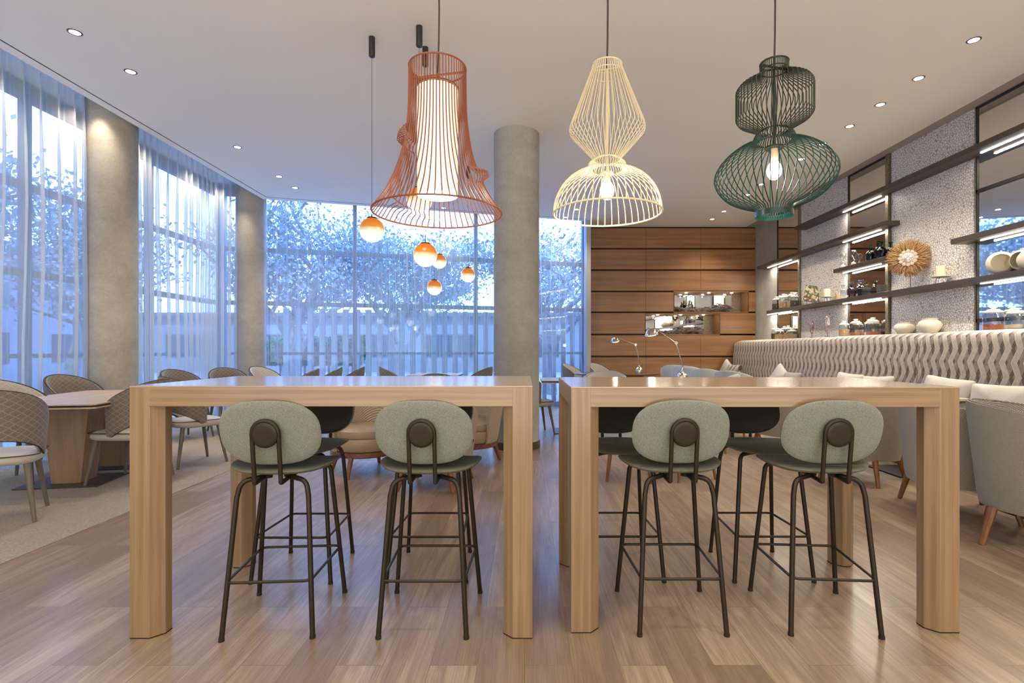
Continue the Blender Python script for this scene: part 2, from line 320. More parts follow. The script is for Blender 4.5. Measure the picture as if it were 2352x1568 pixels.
# ------------------------------------------------------------------ mesh helpers
def box(bm, x0, x1, y0, y1, z0, z1, mat=None):
    vs_ = [bm.verts.new(p) for p in ((x0,y0,z0),(x1,y0,z0),(x1,y1,z0),(x0,y1,z0),(x0,y0,z1),(x1,y0,z1),(x1,y1,z1),(x0,y1,z1))]
    for f in ((0,3,2,1),(4,5,6,7),(0,1,5,4),(1,2,6,5),(2,3,7,6),(3,0,4,7)): bm.faces.new([vs_[i] for i in f])
def prism(bm, pts, z0, z1, top=None):
    a = [bm.verts.new((x, y, z0)) for x, y in pts]; b = [bm.verts.new((x, y, z1)) for x, y in (top or pts)]
    n = len(pts); bm.faces.new(a[::-1]); bm.faces.new(b)
    for i in range(n): bm.faces.new((a[i], a[(i+1) % n], b[(i+1) % n], b[i]))
def lathe(bm, prof, seg=24, c=(0, 0), sx=1, sy=1):
    rings = []
    for r, z in prof:
        if r < 1e-5: rings.append([bm.verts.new((c[0], c[1], z))])
        else: rings.append([bm.verts.new((c[0]+sx*r*math.cos(2*PI*i/seg), c[1]+sy*r*math.sin(2*PI*i/seg), z)) for i in range(seg)])
    for a, b in zip(rings, rings[1:]):
        for i in range(seg):
            j = (i+1) % seg
            if len(a) == 1 and len(b) == 1: continue
            if len(a) == 1: bm.faces.new((a[0], b[j], b[i]))
            elif len(b) == 1: bm.faces.new((a[i], a[j], b[0]))
            else: bm.faces.new((a[i], a[j], b[j], b[i]))
def tube(bm, pts, r, seg=8, closed=False, caps=True):
    P = [Vector(p) for p in pts]; n = len(P); rs = r if isinstance(r, (list, tuple)) else [r]*n
    up = None; rings = []
    for i in range(n):
        if closed: d = P[(i+1) % n]-P[i-1]
        else: d = P[min(i+1, n-1)]-P[max(i-1, 0)]
        if d.length < 1e-9: d = Vector((0, 0, 1))
        d.normalize()
        if up is None:
            up = d.orthogonal().normalized()
        else:
            up = up-d*up.dot(d)
            up = up.normalized() if up.length > 1e-6 else d.orthogonal().normalized()
        s = d.cross(up)
        rings.append([bm.verts.new(P[i]+(up*math.cos(2*PI*k/seg)+s*math.sin(2*PI*k/seg))*rs[i]) for k in range(seg)])
    m = n if closed else n-1
    for i in range(m):
        a, b = rings[i], rings[(i+1) % n]
        for k in range(seg): bm.faces.new((a[k], a[(k+1) % seg], b[(k+1) % seg], b[k]))
    if caps and not closed: bm.faces.new(rings[0][::-1]); bm.faces.new(rings[-1])
def smooth_path(pts, it=2):
    P = [Vector(p) for p in pts]
    for _ in range(it):
        Q = [P[0]]
        for a, b in zip(P, P[1:]): Q += [a*0.75+b*0.25, a*0.25+b*0.75]
        Q.append(P[-1]); P = Q
    return P
def circle(r, z, n=48, c=(0, 0)): return [(c[0]+r*math.cos(2*PI*i/n), c[1]+r*math.sin(2*PI*i/n), z) for i in range(n)]
def pad(bm, w, h, t, cb, ex=2.4, N=48, K=7, edge=4):
    """closed oval cushion; cb maps (u, v, n) to a point"""
    layers = []
    for side in (1, -1):
        rs = [math.sin(PI/2*k/K) for k in range(K+1)]
        L = []
        for r in rs:
            nn = side*t/2*max(0, 1-r**edge)**0.5
            if r == 0: L.append([bm.verts.new(cb(0, 0, nn))])
            else:
                row = []
                for i in range(N):
                    a = 2*PI*i/N; ca, sa = math.cos(a), math.sin(a)
                    row.append((w/2*r*math.copysign(abs(ca)**(2/ex), ca), h/2*r*math.copysign(abs(sa)**(2/ex), sa), nn))
                if r == rs[-1] and side == -1: L.append(layers[0][-1])
                else: L.append([bm.verts.new(cb(*p)) for p in row])
        layers.append(L)
    for s, L in enumerate(layers):
        for a, b in zip(L, L[1:]):
            for i in range(N):
                j = (i+1) % N
                f = (a[0], b[i], b[j]) if len(a) == 1 else (a[i], b[i], b[j], a[j])
                bm.faces.new(f if s == 0 else f[::-1])
def shell(bm, A0, A1, zb, zt, R, th, off=0.0, N=40, Mz=8, sy=1.0):
    """curved wall wrapped round the back (-Y); angle 0 at the back; off = inset of its outer face"""
    def P(a, z, o):
        r = R(z, a)-o
        return (r*math.sin(a), -r*math.cos(a)*sy, z)
    grid = []
    for i in range(N+1):
        a = A0+(A1-A0)*i/N; z0, z1 = zb(a), zt(a); col = []
        for o in (off, off+th):
            col.append([bm.verts.new(P(a, z0+(z1-z0)*j/Mz, o+(0.25*th*(1 if o == off else -1) if j in (0, Mz) else 0))) for j in range(Mz+1)])
        grid.append(col)
    for i in range(N):
        for s in (0, 1):
            for j in range(Mz):
                f = (grid[i][s][j], grid[i+1][s][j], grid[i+1][s][j+1], grid[i][s][j+1])
                bm.faces.new(f if s == 0 else f[::-1])
        for j in (0, Mz):
            f = (grid[i][0][j], grid[i][1][j], grid[i+1][1][j], grid[i+1][0][j])
            bm.faces.new(f if j == 0 else f[::-1])
    for i in (0, N):
        for j in range(Mz):
            f = (grid[i][0][j], grid[i][0][j+1], grid[i][1][j+1], grid[i][1][j])
            bm.faces.new(f if i == 0 else f[::-1])
def BM(): return bmesh.new()
def obj(name, bm, mat, parent=None, smooth=True, bevel=0, loc=None, rot=None):
    bmesh.ops.recalc_face_normals(bm, faces=bm.faces[:])
    me = bpy.data.meshes.new(name); bm.to_mesh(me); bm.free()
    me.materials.append(M[mat] if isinstance(mat, str) else mat)
    o = bpy.data.objects.new(name, me); COL.objects.link(o)
    if smooth:
        me.polygons.foreach_set('use_smooth', [True]*len(me.polygons))
        me.set_sharp_from_angle(angle=math.radians(38))
    if bevel:
        md = o.modifiers.new('bevel', 'BEVEL'); md.width = bevel; md.segments = 2; md.limit_method = 'ANGLE'; md.angle_limit = math.radians(40)
    if parent: o.parent = parent
    if loc: o.location = loc
    if rot: o.rotation_euler = rot
    return o
def tag(o, label, cat, group=None, kind=None):
    if label: o['label'] = label
    if cat: o['category'] = cat
    if group: o['group'] = group
    if kind: o['kind'] = kind
    return o
def thing(name, label, cat, loc=(0, 0, 0), rz=0, group=None):
    o = bpy.data.objects.new(name, None); COL.objects.link(o); o.location = loc; o.rotation_euler = (0, 0, rz)
    return tag(o, label, cat, group)
def struct(name, bm, mat, label=None, cat=None, **kw):
    o = obj(name, bm, mat, **kw); o['kind'] = 'structure'
    if label: o['label'] = label
    if cat: o['category'] = cat
    return o
def kids(o): return [c for c in COL.objects if c.parent == o]
def dup(root, loc, rz=0, label=None, group=None, swap=None):
    r = root.copy(); COL.objects.link(r); r.location = loc; r.rotation_euler = (0, 0, rz)
    if label: r['label'] = label
    if group: r['group'] = group
    def rec(src, dst):
        for ch in kids(src):
            c = ch.copy()
            if swap and c.type == 'MESH':
                k = c.name.split('.')[0]
                if k in swap:
                    c.data = c.data.copy(); c.data.materials[0] = M[swap[k]]
            COL.objects.link(c); c.parent = dst; rec(ch, c)
    rec(root, r); return r
def light(kind, name, loc, energy, color=WARM, parent=None, **kw):
    d = bpy.data.lights.new(name, kind); d.energy = energy; d.color = color
    for k, v in kw.items(): setattr(d, k, v)
    o = bpy.data.objects.new(name, d); COL.objects.link(o); o.location = loc
    if parent: o.parent = parent
    return o

# ------------------------------------------------------------------ room shell
EX, EZ = -4.62, 9.23
def wy(x, off=0.0): return 9.23+off+0.27*(x+4.62)       # the slanting window wall
b = BM(); box(b, -2.93, 5.2, -4, 12.0, -0.1, 0); struct('floor', b, 'floor', 'light oak plank floor running away from the camera', 'floor')
b = BM(); prism(b, [(-6.2, -4), (-2.93, -4), (-2.93, 11.2), (-6.2, 10.5)], -0.1, 0.004); struct('floor', b, 'carpet', 'beige flecked carpet on the left under the dining tables', 'carpet')
b = BM(); prism(b, [(-4.62, -4), (4.80, -4), (4.80, 11.32), (1.36, 11.32), (1.36, wy(1.36)), (-4.62, wy(-4.62))], CEIL_Z, 4.02); struct('ceiling', b, 'ceiling', 'smooth off-white ceiling', 'ceiling')
b = BM(); prism(b, [(-5.8, -4), (5.3, -4), (5.3, 11.9), (1.36, 11.9), (1.30, wy(1.3, 0.6)), (-5.8, wy(-5.8, 0.6))], 4.20, 4.3); struct('ceiling', b, 'ceiling', 'raised ceiling strip over the curtain recess', 'ceiling')
b = BM(); prism(b, [(4.80, -4), (5.0, -4), (5.0, 11.3), (4.80, 11.3)], CEIL_Z+0.015, 4.02); struct('trim_1', b, 'soffit', 'taupe ceiling border along the shelf wall', 'trim')
# thin slot in the ceiling near the curtains
b = BM(); box(b, -4.506, -4.494, -4, 9.1, CEIL_Z-0.002, CEIL_Z+0.002)
p0 = (-4.5, 9.10); p1 = (1.25, 9.10+0.27*5.75)
prism(b, [(p0[0], p0[1]), (p1[0], p1[1]), (p1[0], p1[1]+0.012), (p0[0], p0[1]+0.012)], CEIL_Z-0.002, CEIL_Z+0.002)
struct('trim_2', b, 'dark', 'narrow dark ventilation slot in the ceiling along the curtains', 'trim')
# right wall
b = BM(); box(b, 5.0, 5.2, -4, 11.5, 0, 4.2); struct('wall_right', b, 'plasterc', 'plaster shelf wall on the right', 'wall')
for i, (y0, y1) in enumerate(((8.04, 9.42), (5.80, 7.10), (0.0, 3.2))):
    b = BM(); box(b, 4.985, 5.0, y0, y1, 1.30, 3.875)
    struct('wall_right', b, 'wallpaper', ['crackle patterned wallpaper between the two far mirrors', 'crackle patterned wallpaper behind the round raffia ornament', 'crackle patterned wallpaper nearest the camera'][i], 'wallpaper')
for i, (y0, y1) in enumerate(((9.48, 10.30), (7.18, 8.04), (3.3, 5.76))):
    t = thing('wall_mirror', ['tall narrow mirror panel nearest the walnut wall', 'tall mirror panel behind the glass decanters', 'wide mirror panel reflecting the blue windows behind the ivory pots'][i], 'mirror', (4.985, (y0+y1)/2, 0))
    h = (y1-y0)/2
    b = BM(); box(b, 0.0, 0.012, -h, h, 1.32, 3.87); obj('mirror_pane', b, 'mirror', t)
    b = BM(); w = 0.018
    box(b, -0.012, 0.0, -h, -h+w, 1.32, 3.87); box(b, -0.012, 0.0, h-w, h, 1.32, 3.87); box(b, -0.012, 0.0, -h, h, 3.85, 3.87)
    for zz in ((2.94, 1.52) if i == 2 else (1.52,)): box(b, -0.012, 0.0, -h, h, zz-0.02, zz+0.02)
    obj('frame', b, 'dark', t)
    if i < 2:
        b = BM(); box(b, -0.03, 0.0, -h-0.055, -h, 1.32, 3.87); obj('edge_trim', b, 'trimgold', t)
b = BM(); box(b, 4.80, 5.0, -1, 11.28, 0, 1.403); struct('trim_3', b, 'soffit', 'ledge behind the banquette back', 'ledge', bevel=0.004)
# front walnut wall
t_w = BM(); box(t_w, 1.36, 5.2, 11.75, 11.9, 0, 4.2); struct('wall_front', t_w, 'dark', 'dark backing behind the walnut boards', 'wall')
GZ = [0.0, 0.125, 0.59, 1.055, 1.53, 2.01, 2.46, 2.923, 3.385, 3.845]
XS = [1.36, 2.62, 3.81, 5.0]
N1 = (3.24, 4.83, 2.02, 2.45); N2 = (2.62, 4.21, 1.54, 1.97)
def board(x0, x1, z0, z1, n):
    b = BM(); box(b, x0+0.002, x1-0.002, 11.30, 11.34, z0+0.018, z1-0.018)
    if z1-z0 > 0.05: struct('wall_front', b, 'walnut', 'walnut board '+n, 'wall panel', bevel=0.002)
rowname = ['at the floor', 'second row up from the floor', 'third row up, beside the desk lamps', 'fourth row up, under the lower niche', 'level with the lower niche', 'level with the upper niche', 'above the upper niche', 'second row below the ceiling', 'directly below the ceiling']
for r in range(len(GZ)-1):
    z0, z1 = GZ[r], GZ[r+1]
    for k in range(3):
        x0, x1 = XS[k], XS[k+1]
        nm = rowname[r]+', '+['left column', 'middle column', 'right column'][k]
        if r == 4:
            if k == 1: continue
            if k == 2: x0 = 4.21
        if r == 5:
            if k == 1: x1 = 3.24
            if k == 2: x0 = 4.83
        board(x0, x1, z0, z1, nm)
b = BM(); box(b, 1.36, 5.0, 11.34, 11.36, 0, 1.53); box(b, 1.36, 5.0, 11.34, 11.36, 2.46, 3.86)
box(b, 1.36, 2.62, 11.34, 11.36, 1.53, 2.46); box(b, 4.85, 5.0, 11.34, 11.36, 1.53, 2.46); box(b, 2.62, 3.22, 11.34, 11.36, 2.0, 2.46); box(b, 4.23, 5.0, 11.34, 11.36, 1.5, 2.0)
struct('wall_front', b, 'dark', 'dark shadow gaps between the walnut boards', 'wall')
for i, (x0, x1, z0, z1) in enumerate((N1, N2)):
    t = thing('display_niche', ['upper lit wall niche holding driftwood in the walnut wall', 'lower lit wall niche holding driftwood in the walnut wall'][i], 'niche', ((x0+x1)/2, 11.30, z0))
    hw = (x1-x0)/2; H = z1-z0
    b = BM(); box(b, -hw, hw, 0, 0.38, -0.02, 0); box(b, -hw, hw, 0, 0.38, H, H+0.02); box(b, -hw-0.015, -hw, 0, 0.38, -0.02, H+0.02); box(b, hw, hw+0.015, 0, 0.38, -0.02, H+0.02)
    obj('niche_box', b, 'walnut', t)
    b = BM(); box(b, -hw, hw-0.22, 0.36, 0.37, 0, H); obj('mirror_pane', b, 'mirror', t)
    b = BM(); box(b, hw-0.22, hw, 0.35, 0.37, 0, H); obj('niche_end_panel', b, 'trimgold', t)
    for k in range(3): b = BM(); lathe(b, [(0, H-0.012), (0.028, H-0.012), (0.03, H-0.002)], 14, (-hw+0.3+0.5*k, 0.16)); obj('niche_lamp', b, 'disc', t)
    for k in range(3): light('POINT', 'niche_light', (-hw+0.3+0.5*k, 0.14, H-0.05), 0.9, WARM, t, shadow_soft_size=0.004)
    b = BM(); rr = random.Random(20+i)
    for k in range(230):
        cx = rr.uniform(-hw+0.1, hw-0.3); cz = 0.02+rr.uniform(0, 0.13)*(0.6+0.4*math.sin(cx*5)); cy = rr.uniform(0.08, 0.30)
        L = rr.uniform(0.10, 0.30); a = rr.uniform(-0.7, 0.7); kx = rr.uniform(-0.05, 0.05)
        pts = []
        for q in range(5):
            s = (q/4-0.5)*L
            pts.append((min(hw-0.03, max(-hw+0.03, cx+s*math.cos(a))), cy+kx*math.sin(q), max(0.006, cz+s*math.sin(a)*0.7+0.03*math.cos(q*1.3+k))))
        tube(b, pts, [0.004, 0.008, 0.009, 0.006, 0.003], 5)
    o = obj('driftwood', b, 'twig'); o.location = ((x0+x1)/2, 11.30, z0)
    tag(o, ['tangle of silvered driftwood in the upper niche', 'tangle of silvered driftwood in the lower niche'][i], 'driftwood', kind='stuff')
# jamb between window wall and walnut
b = BM(); box(b, 1.27, 1.36, 10.72, 11.36, 0, 4.2); struct('trim_4', b, 'jamb', 'grey vertical jamb between the slanting window and the walnut wall', 'trim')
b = BM(); box(b, -6.2, -5.0, -4, 2.0, 0, 4.2); struct('wall_left', b, 'plaster', 'plain plaster wall beside the camera', 'wall')
# columns
def column(x, y, r, label, base=True, mat='plaster'):
    t = thing('column', label, 'column', (x, y, 0))
    t['kind'] = 'structure'
    b = BM(); lathe(b, [(r, 0.0), (r, 4.18)], 64); obj('column_shaft', b, mat, t)
    if base:
        b = BM(); lathe(b, [(r, 0.001), (r+0.012, 0.001), (r+0.012, 0.085), (r, 0.09)], 64); obj('column_skirting', b, 'bronze', t)
column(-0.10, 6.47, 0.28, 'freestanding round plaster column in the middle of the room', mat='plasterc')
column(-5.02, 6.36, 0.26, 'round plaster column between the two left curtains')
column(-4.96, 9.48, 0.25, 'round plaster column in the corner where the windows meet')

# ------------------------------------------------------------------ windows and curtains
def window(name, p0, p1, nbay, label):
    d = Vector((p1[0]-p0[0], p1[1]-p0[1], 0)); L = d.length; a = math.atan2(d.y, d.x)
    w = bpy.data.objects.new(name, None); COL.objects.link(w); w.location = (p0[0], p0[1], 0); w.rotation_euler = (0, 0, a)
    w['kind'] = 'structure'; w['label'] = label; w['category'] = 'window'
    b = BM()
    for z, h in ((0.05, 0.10), (1.13, 0.05), (2.06, 0.08), (3.04, 0.08), (4.1, 0.2)): box(b, 0, L, -0.035, 0.035, z-h/2, z+h/2)
    obj('window_transom', b, 'lintel', w)
    for i in range(nbay+1):
        b = BM(); x = L*i/nbay; box(b, x-0.035, x+0.035, -0.05, 0.05, 0, 4.19); obj('window_mullion', b, 'lintel', w)
    for i in range(nbay):
        b = BM(); box(b, L*i/nbay+0.036, L*(i+1)/nbay-0.036, -0.004, 0.004, 0.1, 4.0); obj('window_pane', b, 'pane', w)
window('window_1', (-5.62, 2.0), (-5.62, 9.75), 4, 'floor to ceiling window along the left side behind sheer curtains')
window('window_2', (-5.55, wy(-5.55, 0.50)), (1.27, wy(1.27, 0.50)), 3, 'slanting floor to ceiling window at the back behind sheer curtains')
def curtain(p0, p1, mat, label, seed=0, wl_=0.19, amp=0.045, z0=0.012, z1=4.17):
    rr = random.Random(seed); d = Vector((p1[0]-p0[0], p1[1]-p0[1], 0)); L = d.length; d.normalize(); nrm = Vector((-d.y, d.x, 0))
    n = int(L/0.011); ph = 0.0; prof = []; k = wl_*rr.uniform(0.8, 1.2); A = amp
    for i in range(n+1):
        ph += 2*PI*(L/n)/k
        if ph > 2*PI: ph -= 2*PI; k = wl_*rr.uniform(0.6, 1.5); 
        prof.append((math.sin(ph)+0.3*math.sin(2*ph+1)+0.12*math.sin(5*ph))*A)
    b = BM(); rows = []
    zs = [z0, 0.6, 1.3, 2.0, 2.7, 3.3, 3.7, 3.9, z1]
    for z in zs:
        s = 1.0 if z < 3.3 else 1.0-0.45*(z-3.3)/(z1-3.3); row = []
        for i, q in enumerate(prof):
            xx = L*i/n+0.018*math.sin(z*1.1+i*0.016)+0.01*math.sin(z*2.3+i*0.05)
            p = Vector((p0[0], p0[1], z))+d*xx+nrm*(q*s)
            row.append(b.verts.new(p))
        rows.append(row)
    for a, c in zip(rows, rows[1:]):
        for i in range(n): b.faces.new((a[i], a[i+1], c[i+1], c[i]))
    o = obj('sheer_curtain', b, mat, smooth=False)
    o.data.polygons.foreach_set('use_smooth', [True]*len(o.data.polygons))
    tag(o, label, 'curtain', 'floor length sheer curtains')
curtain((-5.15, 2.2), (-5.15, 6.14), 'sheerL', 'long pleated sheer curtain at the far left, nearest the camera', 3, 0.17, 0.045)
curtain((-5.15, 6.62), (-5.15, 9.85), 'sheerL', 'pleated sheer curtain between the two left columns', 4, 0.15, 0.042)
curtain((-4.72, wy(-4.72, 0.22)), (-3.02, wy(-3.02, 0.22)), 'sheer', 'blue lit sheer curtain beside the corner column', 5, 0.135, 0.032)
curtain((-3.04, wy(-3.04, 0.27)), (-0.55, wy(-0.55, 0.27)), 'sheerG', 'greyer sheer curtain behind the hanging globes, left of the middle column', 6, 0.135, 0.032)
curtain((-0.57, wy(-0.57, 0.22)), (1.22, wy(1.22, 0.22)), 'sheer', 'sheer curtain beside the walnut wall, right of the middle column', 7, 0.135, 0.032)
for y in (4.9, 5.9, 6.95, 8.0, 8.8):
    l = light('SPOT', 'curtain_wash_light', (-4.85, y, 4.12), 45, (1.0, 0.86, 0.62), spot_size=1.5, spot_blend=0.7, shadow_soft_size=0.03)
    l.rotation_euler = (0, 0.22, 0)

# ------------------------------------------------------------------ ceiling downlights
def make_downlight():
    t = thing('downlight', '', 'downlight', (0, 0, CEIL_Z))
    b = BM(); lathe(b, [(0.040, -0.003), (0.052, -0.003), (0.054, 0.0)], 28); obj('trim_ring', b, 'bronze', t)
    b = BM(); lathe(b, [(0, -0.0025), (0.040, -0.0025)], 28); obj('lens', b, 'disc', t)
    light('SPOT', 'downlight_beam', (0, 0, -0.03), SPOT_W, WARM, t, spot_size=1.9, spot_blend=0.6, shadow_soft_size=0.05)
    return t
dl0 = make_downlight(); used = [False]
def put_dl(x, y, label, group):
    if not used[0]: o = dl0; o.location = (x, y, CEIL_Z); used[0] = True; o['label'] = label; o['group'] = group
    else: dup(dl0, (x, y, CEIL_Z), 0, label, group)
ln = ['first', 'second', 'third', 'fourth', 'fifth']
for k, y in enumerate((4.38, 5.0, 6.86, 8.02, 8.58)): put_dl(-3.77, y, f'recessed downlight over the carpet, {ln[k]} from the camera in the left row', 'left row of downlights')
on = ['nearest', 'second', 'third', 'fourth', 'fifth', 'sixth', 'seventh', 'eighth', 'ninth', 'farthest']
for k, (x, y) in enumerate(((3.86, 4.49), (3.86, 5.12), (3.86, 5.67), (3.87, 6.22), (3.85, 6.75), (3.86, 7.29), (3.81, 8.4), (3.83, 8.97), (3.83, 10.04), (3.82, 10.64))):
    put_dl(x, y, f'recessed downlight along the shelf wall, {on[k]} to the camera in the right row' if k < 9 else 'recessed downlight along the shelf wall, last before the walnut wall', 'right row of downlights')
for (x, y), lb in zip(((0.99, 9.91), (0.81, 10.5), (-1.52, 9.8)), ('recessed downlight behind the cream wire pendant, nearer one', 'recessed downlight behind the cream wire pendant, farther one by the window', 'recessed downlight seen under the terracotta pendant')):
    put_dl(x, y, lb, 'middle downlights')
# the rest of the hall behind and above the camera is lit by the same lamps
for x in (-3.0, -0.6, 1.8, 3.86):
    for y in (-2.2, -0.4, 1.2): put_dl(x, y, 'recessed downlight '+{-2.2: 'farthest behind the camera', -0.4: 'just behind the camera', 1.2: 'above the camera'}[y]+', '+{-3.0: 'over the carpet edge', -0.6: 'left of the middle', 1.8: 'right of the middle', 3.86: 'by the shelf wall'}[x], 'downlights behind the camera')

# ------------------------------------------------------------------ bar tables
def bar_table(x0, x1, y0, y1, H, label):
    w, d = x1-x0, y1-y0
    t = thing('bar_table', label, 'table', ((x0+x1)/2, (y0+y1)/2, 0)); hw, hd = w/2, d/2; A = 0.085; a, c = 0.082, 0.040
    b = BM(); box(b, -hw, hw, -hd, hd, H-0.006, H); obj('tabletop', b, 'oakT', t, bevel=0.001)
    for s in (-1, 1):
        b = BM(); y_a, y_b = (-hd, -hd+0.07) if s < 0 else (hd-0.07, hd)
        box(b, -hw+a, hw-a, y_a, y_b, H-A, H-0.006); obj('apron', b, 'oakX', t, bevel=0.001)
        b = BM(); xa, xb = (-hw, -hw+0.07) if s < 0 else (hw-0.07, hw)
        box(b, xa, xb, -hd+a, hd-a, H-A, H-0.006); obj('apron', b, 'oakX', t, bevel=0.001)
    b = BM(); box(b, -hw+0.07, hw-0.07, -hd+0.07, hd-0.07, H-0.04, H-0.006); obj('underside_panel', b, 'oakX', t)
    T = a+c
    for sx in (-1, 1):
        for sy in (-1, 1):
            pts = [(0, 0), (a, 0), (T, c), (T, T-0.0), (c, T), (0, a)]
            pts = [(0, 0), (a, 0), (T, c), (T, T), (c, T), (0, a)]
            pts = [(0, 0), (a, 0), (T, c), (T, a), (a, T), (c, T), (0, a)]
            P = [(sx*(hw-px), sy*(hd-py)) for px, py in pts]
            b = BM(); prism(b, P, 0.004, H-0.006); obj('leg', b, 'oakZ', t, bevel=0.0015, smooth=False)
            Q = [(x*0.999, y*0.999) for x, y in P]
            b = BM(); prism(b, Q, 0.0, 0.004); obj('leg_glide', b, 'dark', t)
    return t
bar_table(-1.640, 0.033, 2.169, 2.995, 1.05, 'light oak counter height table on the left, under the terracotta pendant')
bar_table(0.197, 1.842, 2.212, 3.01, 1.043, 'light oak counter height table on the right, under the dark green pendant')

# ------------------------------------------------------------------ bar stools (backrest at local -Y)
def make_stool():
    t = thing('bar_stool', '', 'bar stool')
    def seatcb(u, v, n):
        e = (u/0.23)**2; f = v/0.21
        return (u, v+0.028, 0.672+n+0.030*e*e+0.012*max(0, -f)**2+0.008*max(0, f)**2*(-1)*0.5)
    b = BM(); pad(b, 0.455, 0.405, 0.034, seatcb, 2.3); obj('seat', b, 'sageseat', t)
    def bcb(off):
        return lambda u, v, n: (u, -0.188-0.042*(v/0.14)+0.02*(u/0.21)**2+n+off, 0.852+v)
    b = BM(); pad(b, 0.414, 0.280, 0.030, bcb(0.0), 2.6, edge=6); obj('backrest', b, 'sage', t)
    b = BM(); pad(b, 0.402, 0.268, 0.022, bcb(0.018), 2.6, edge=6); obj('backrest_shade_pad', b, 'padshade', t)  # added layer on the inner face, coloured dark for the shade there
    # support loop and disc
    pts = []
    R = 0.053; zc = 0.856
    def by(z): return -0.224-0.018*((z-0.846)/0.14)
    left = [(-R, 0.02, 0.650), (-R, -0.14, 0.648), (-R, -0.20, 0.644), (-R, by(0.66), 0.656), (-R, by(0.70), 0.70), (-R, by(0.74), 0.74), (-R, by(zc), zc)]
    arc = [(-R*math.cos(q*PI/12), by(zc+R*math.sin(q*PI/12)), zc+R*math.sin(q*PI/12)) for q in range(1, 12)]
    pts = smooth_path(left, 2)+[Vector(p) for p in arc]+smooth_path([(-x, y, z) for x, y, z in left[::-1]], 2)
    b = BM(); tube(b, pts, 0.0092, 10); obj('back_support', b, 'black_metal', t)
    b = BM(); pad(b, 0.108, 0.108, 0.02, lambda u, v, n: (u, by(zc+v)-0.004+n, zc-0.006+v), 2.0, 40, edge=14); obj('back_disc', b, 'black_metal', t)
    LG = {(-1, -1): ((0.085, -0.10), (0.148, -0.145), (0.183, -0.205)), (1, -1): 0, (-1, 1): 0, (1, 1): 0}
    for sx in (-1, 1):
        for sy in (-1, 1):
            if sy < 0: p = [(0.03, -0.08, 0.652), (0.075, -0.115, 0.650), (0.135, -0.138, 0.640), (0.148, -0.148, 0.575), (0.183, -0.205, 0.004)]
            else: p = [(0.05, 0.11, 0.655), (0.11, 0.13, 0.652), (0.152, 0.150, 0.645), (0.157, 0.155, 0.585), (0.205, 0.205, 0.004)]
            p = [(sx*x, y, z) for x, y, z in p]
            P = smooth_path(p[:4], 2)+[Vector(p[4])]
            b = BM(); tube(b, P, 0.0108, 10); leg = obj('leg', b, 'black_metal', t)
            b = BM(); tube(b, [(p[4][0]*0.999, p[4][1]*0.999, 0.0), (p[4][0]*0.998, p[4][1]*0.998, 0.012)], 0.0122, 10); obj('rubber_foot', b, 'dark', leg)
    zf = 0.235; n_ = 0.172; f_ = 0.187
    yn, yf = -0.183-0.002, 0.187
    cr = 0.03
    pts = []
    for cx, cy, a0 in ((f_-cr, yf-cr+0.012, 0), (-f_+cr, yf-cr+0.012, PI/2), (-n_+cr, yn+cr-0.01, PI), (n_-cr, yn+cr-0.01, 1.5*PI)):
        for q in range(6):
            a = a0+q*PI/10; pts.append((cx+cr*math.cos(a), cy+cr*math.sin(a), zf))
    b = BM(); tube(b, pts, 0.0062, 8, closed=True); obj('footrest_ring', b, 'black_metal', t)
    return t
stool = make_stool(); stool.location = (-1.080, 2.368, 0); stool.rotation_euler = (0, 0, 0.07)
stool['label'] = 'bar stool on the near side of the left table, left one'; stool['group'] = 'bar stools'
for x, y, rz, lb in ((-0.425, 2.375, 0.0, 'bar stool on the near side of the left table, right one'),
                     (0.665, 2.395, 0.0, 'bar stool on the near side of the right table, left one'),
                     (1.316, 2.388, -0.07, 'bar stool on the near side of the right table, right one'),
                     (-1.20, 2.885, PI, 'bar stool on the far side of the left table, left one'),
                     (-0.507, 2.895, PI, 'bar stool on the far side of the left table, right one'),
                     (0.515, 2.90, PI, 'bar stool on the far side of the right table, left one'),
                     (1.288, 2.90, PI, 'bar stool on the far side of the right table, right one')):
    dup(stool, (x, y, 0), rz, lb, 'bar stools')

# ------------------------------------------------------------------ pendants
def prof_at(P, z):
    for (r0, z0), (r1, z1) in zip(P, P[1:]):
        if z0 >= z >= z1: return r0+(r1-r0)*(z0-z)/(z0-z1) if z0 != z1 else r1
    return P[-1][0]
def cage(bm, prof, n, wr, ph=0.0, kink=None):
    for k in range(n):
        a = 2*PI*k/n+ph; pts = []
        P = kink(a, prof) if kink else prof
        for r, z in P: pts.append((r*math.cos(a), r*math.sin(a), z))
        tube(bm, pts, wr, 5)
def catmull(P, n=5):
    out = []
    for i in range(len(P)-1):
        p0 = P[max(i-1, 0)]; p1 = P[i]; p2 = P[i+1]; p3 = P[min(i+2, len(P)-1)]
        for q in range(n):
            t = q/n
            out.append(tuple(0.5*((2*b_)+(-a_+c_)*t+(2*a_-5*b_+4*c_-d_)*t*t+(-a_+3*b_-3*c_+d_)*t**3) for a_, b_, c_, d_ in zip(p0, p1, p2, p3)))
    out.append(P[-1]); return out
def cord(bm, x, z0, z1, sway=0.008):
    pts = [(sway*math.sin(q*0.8), 0.0, z0+(z1-z0)*q/8) for q in range(9)]; pts[0] = (0, 0, z0); tube(bm, pts, 0.0045, 6)
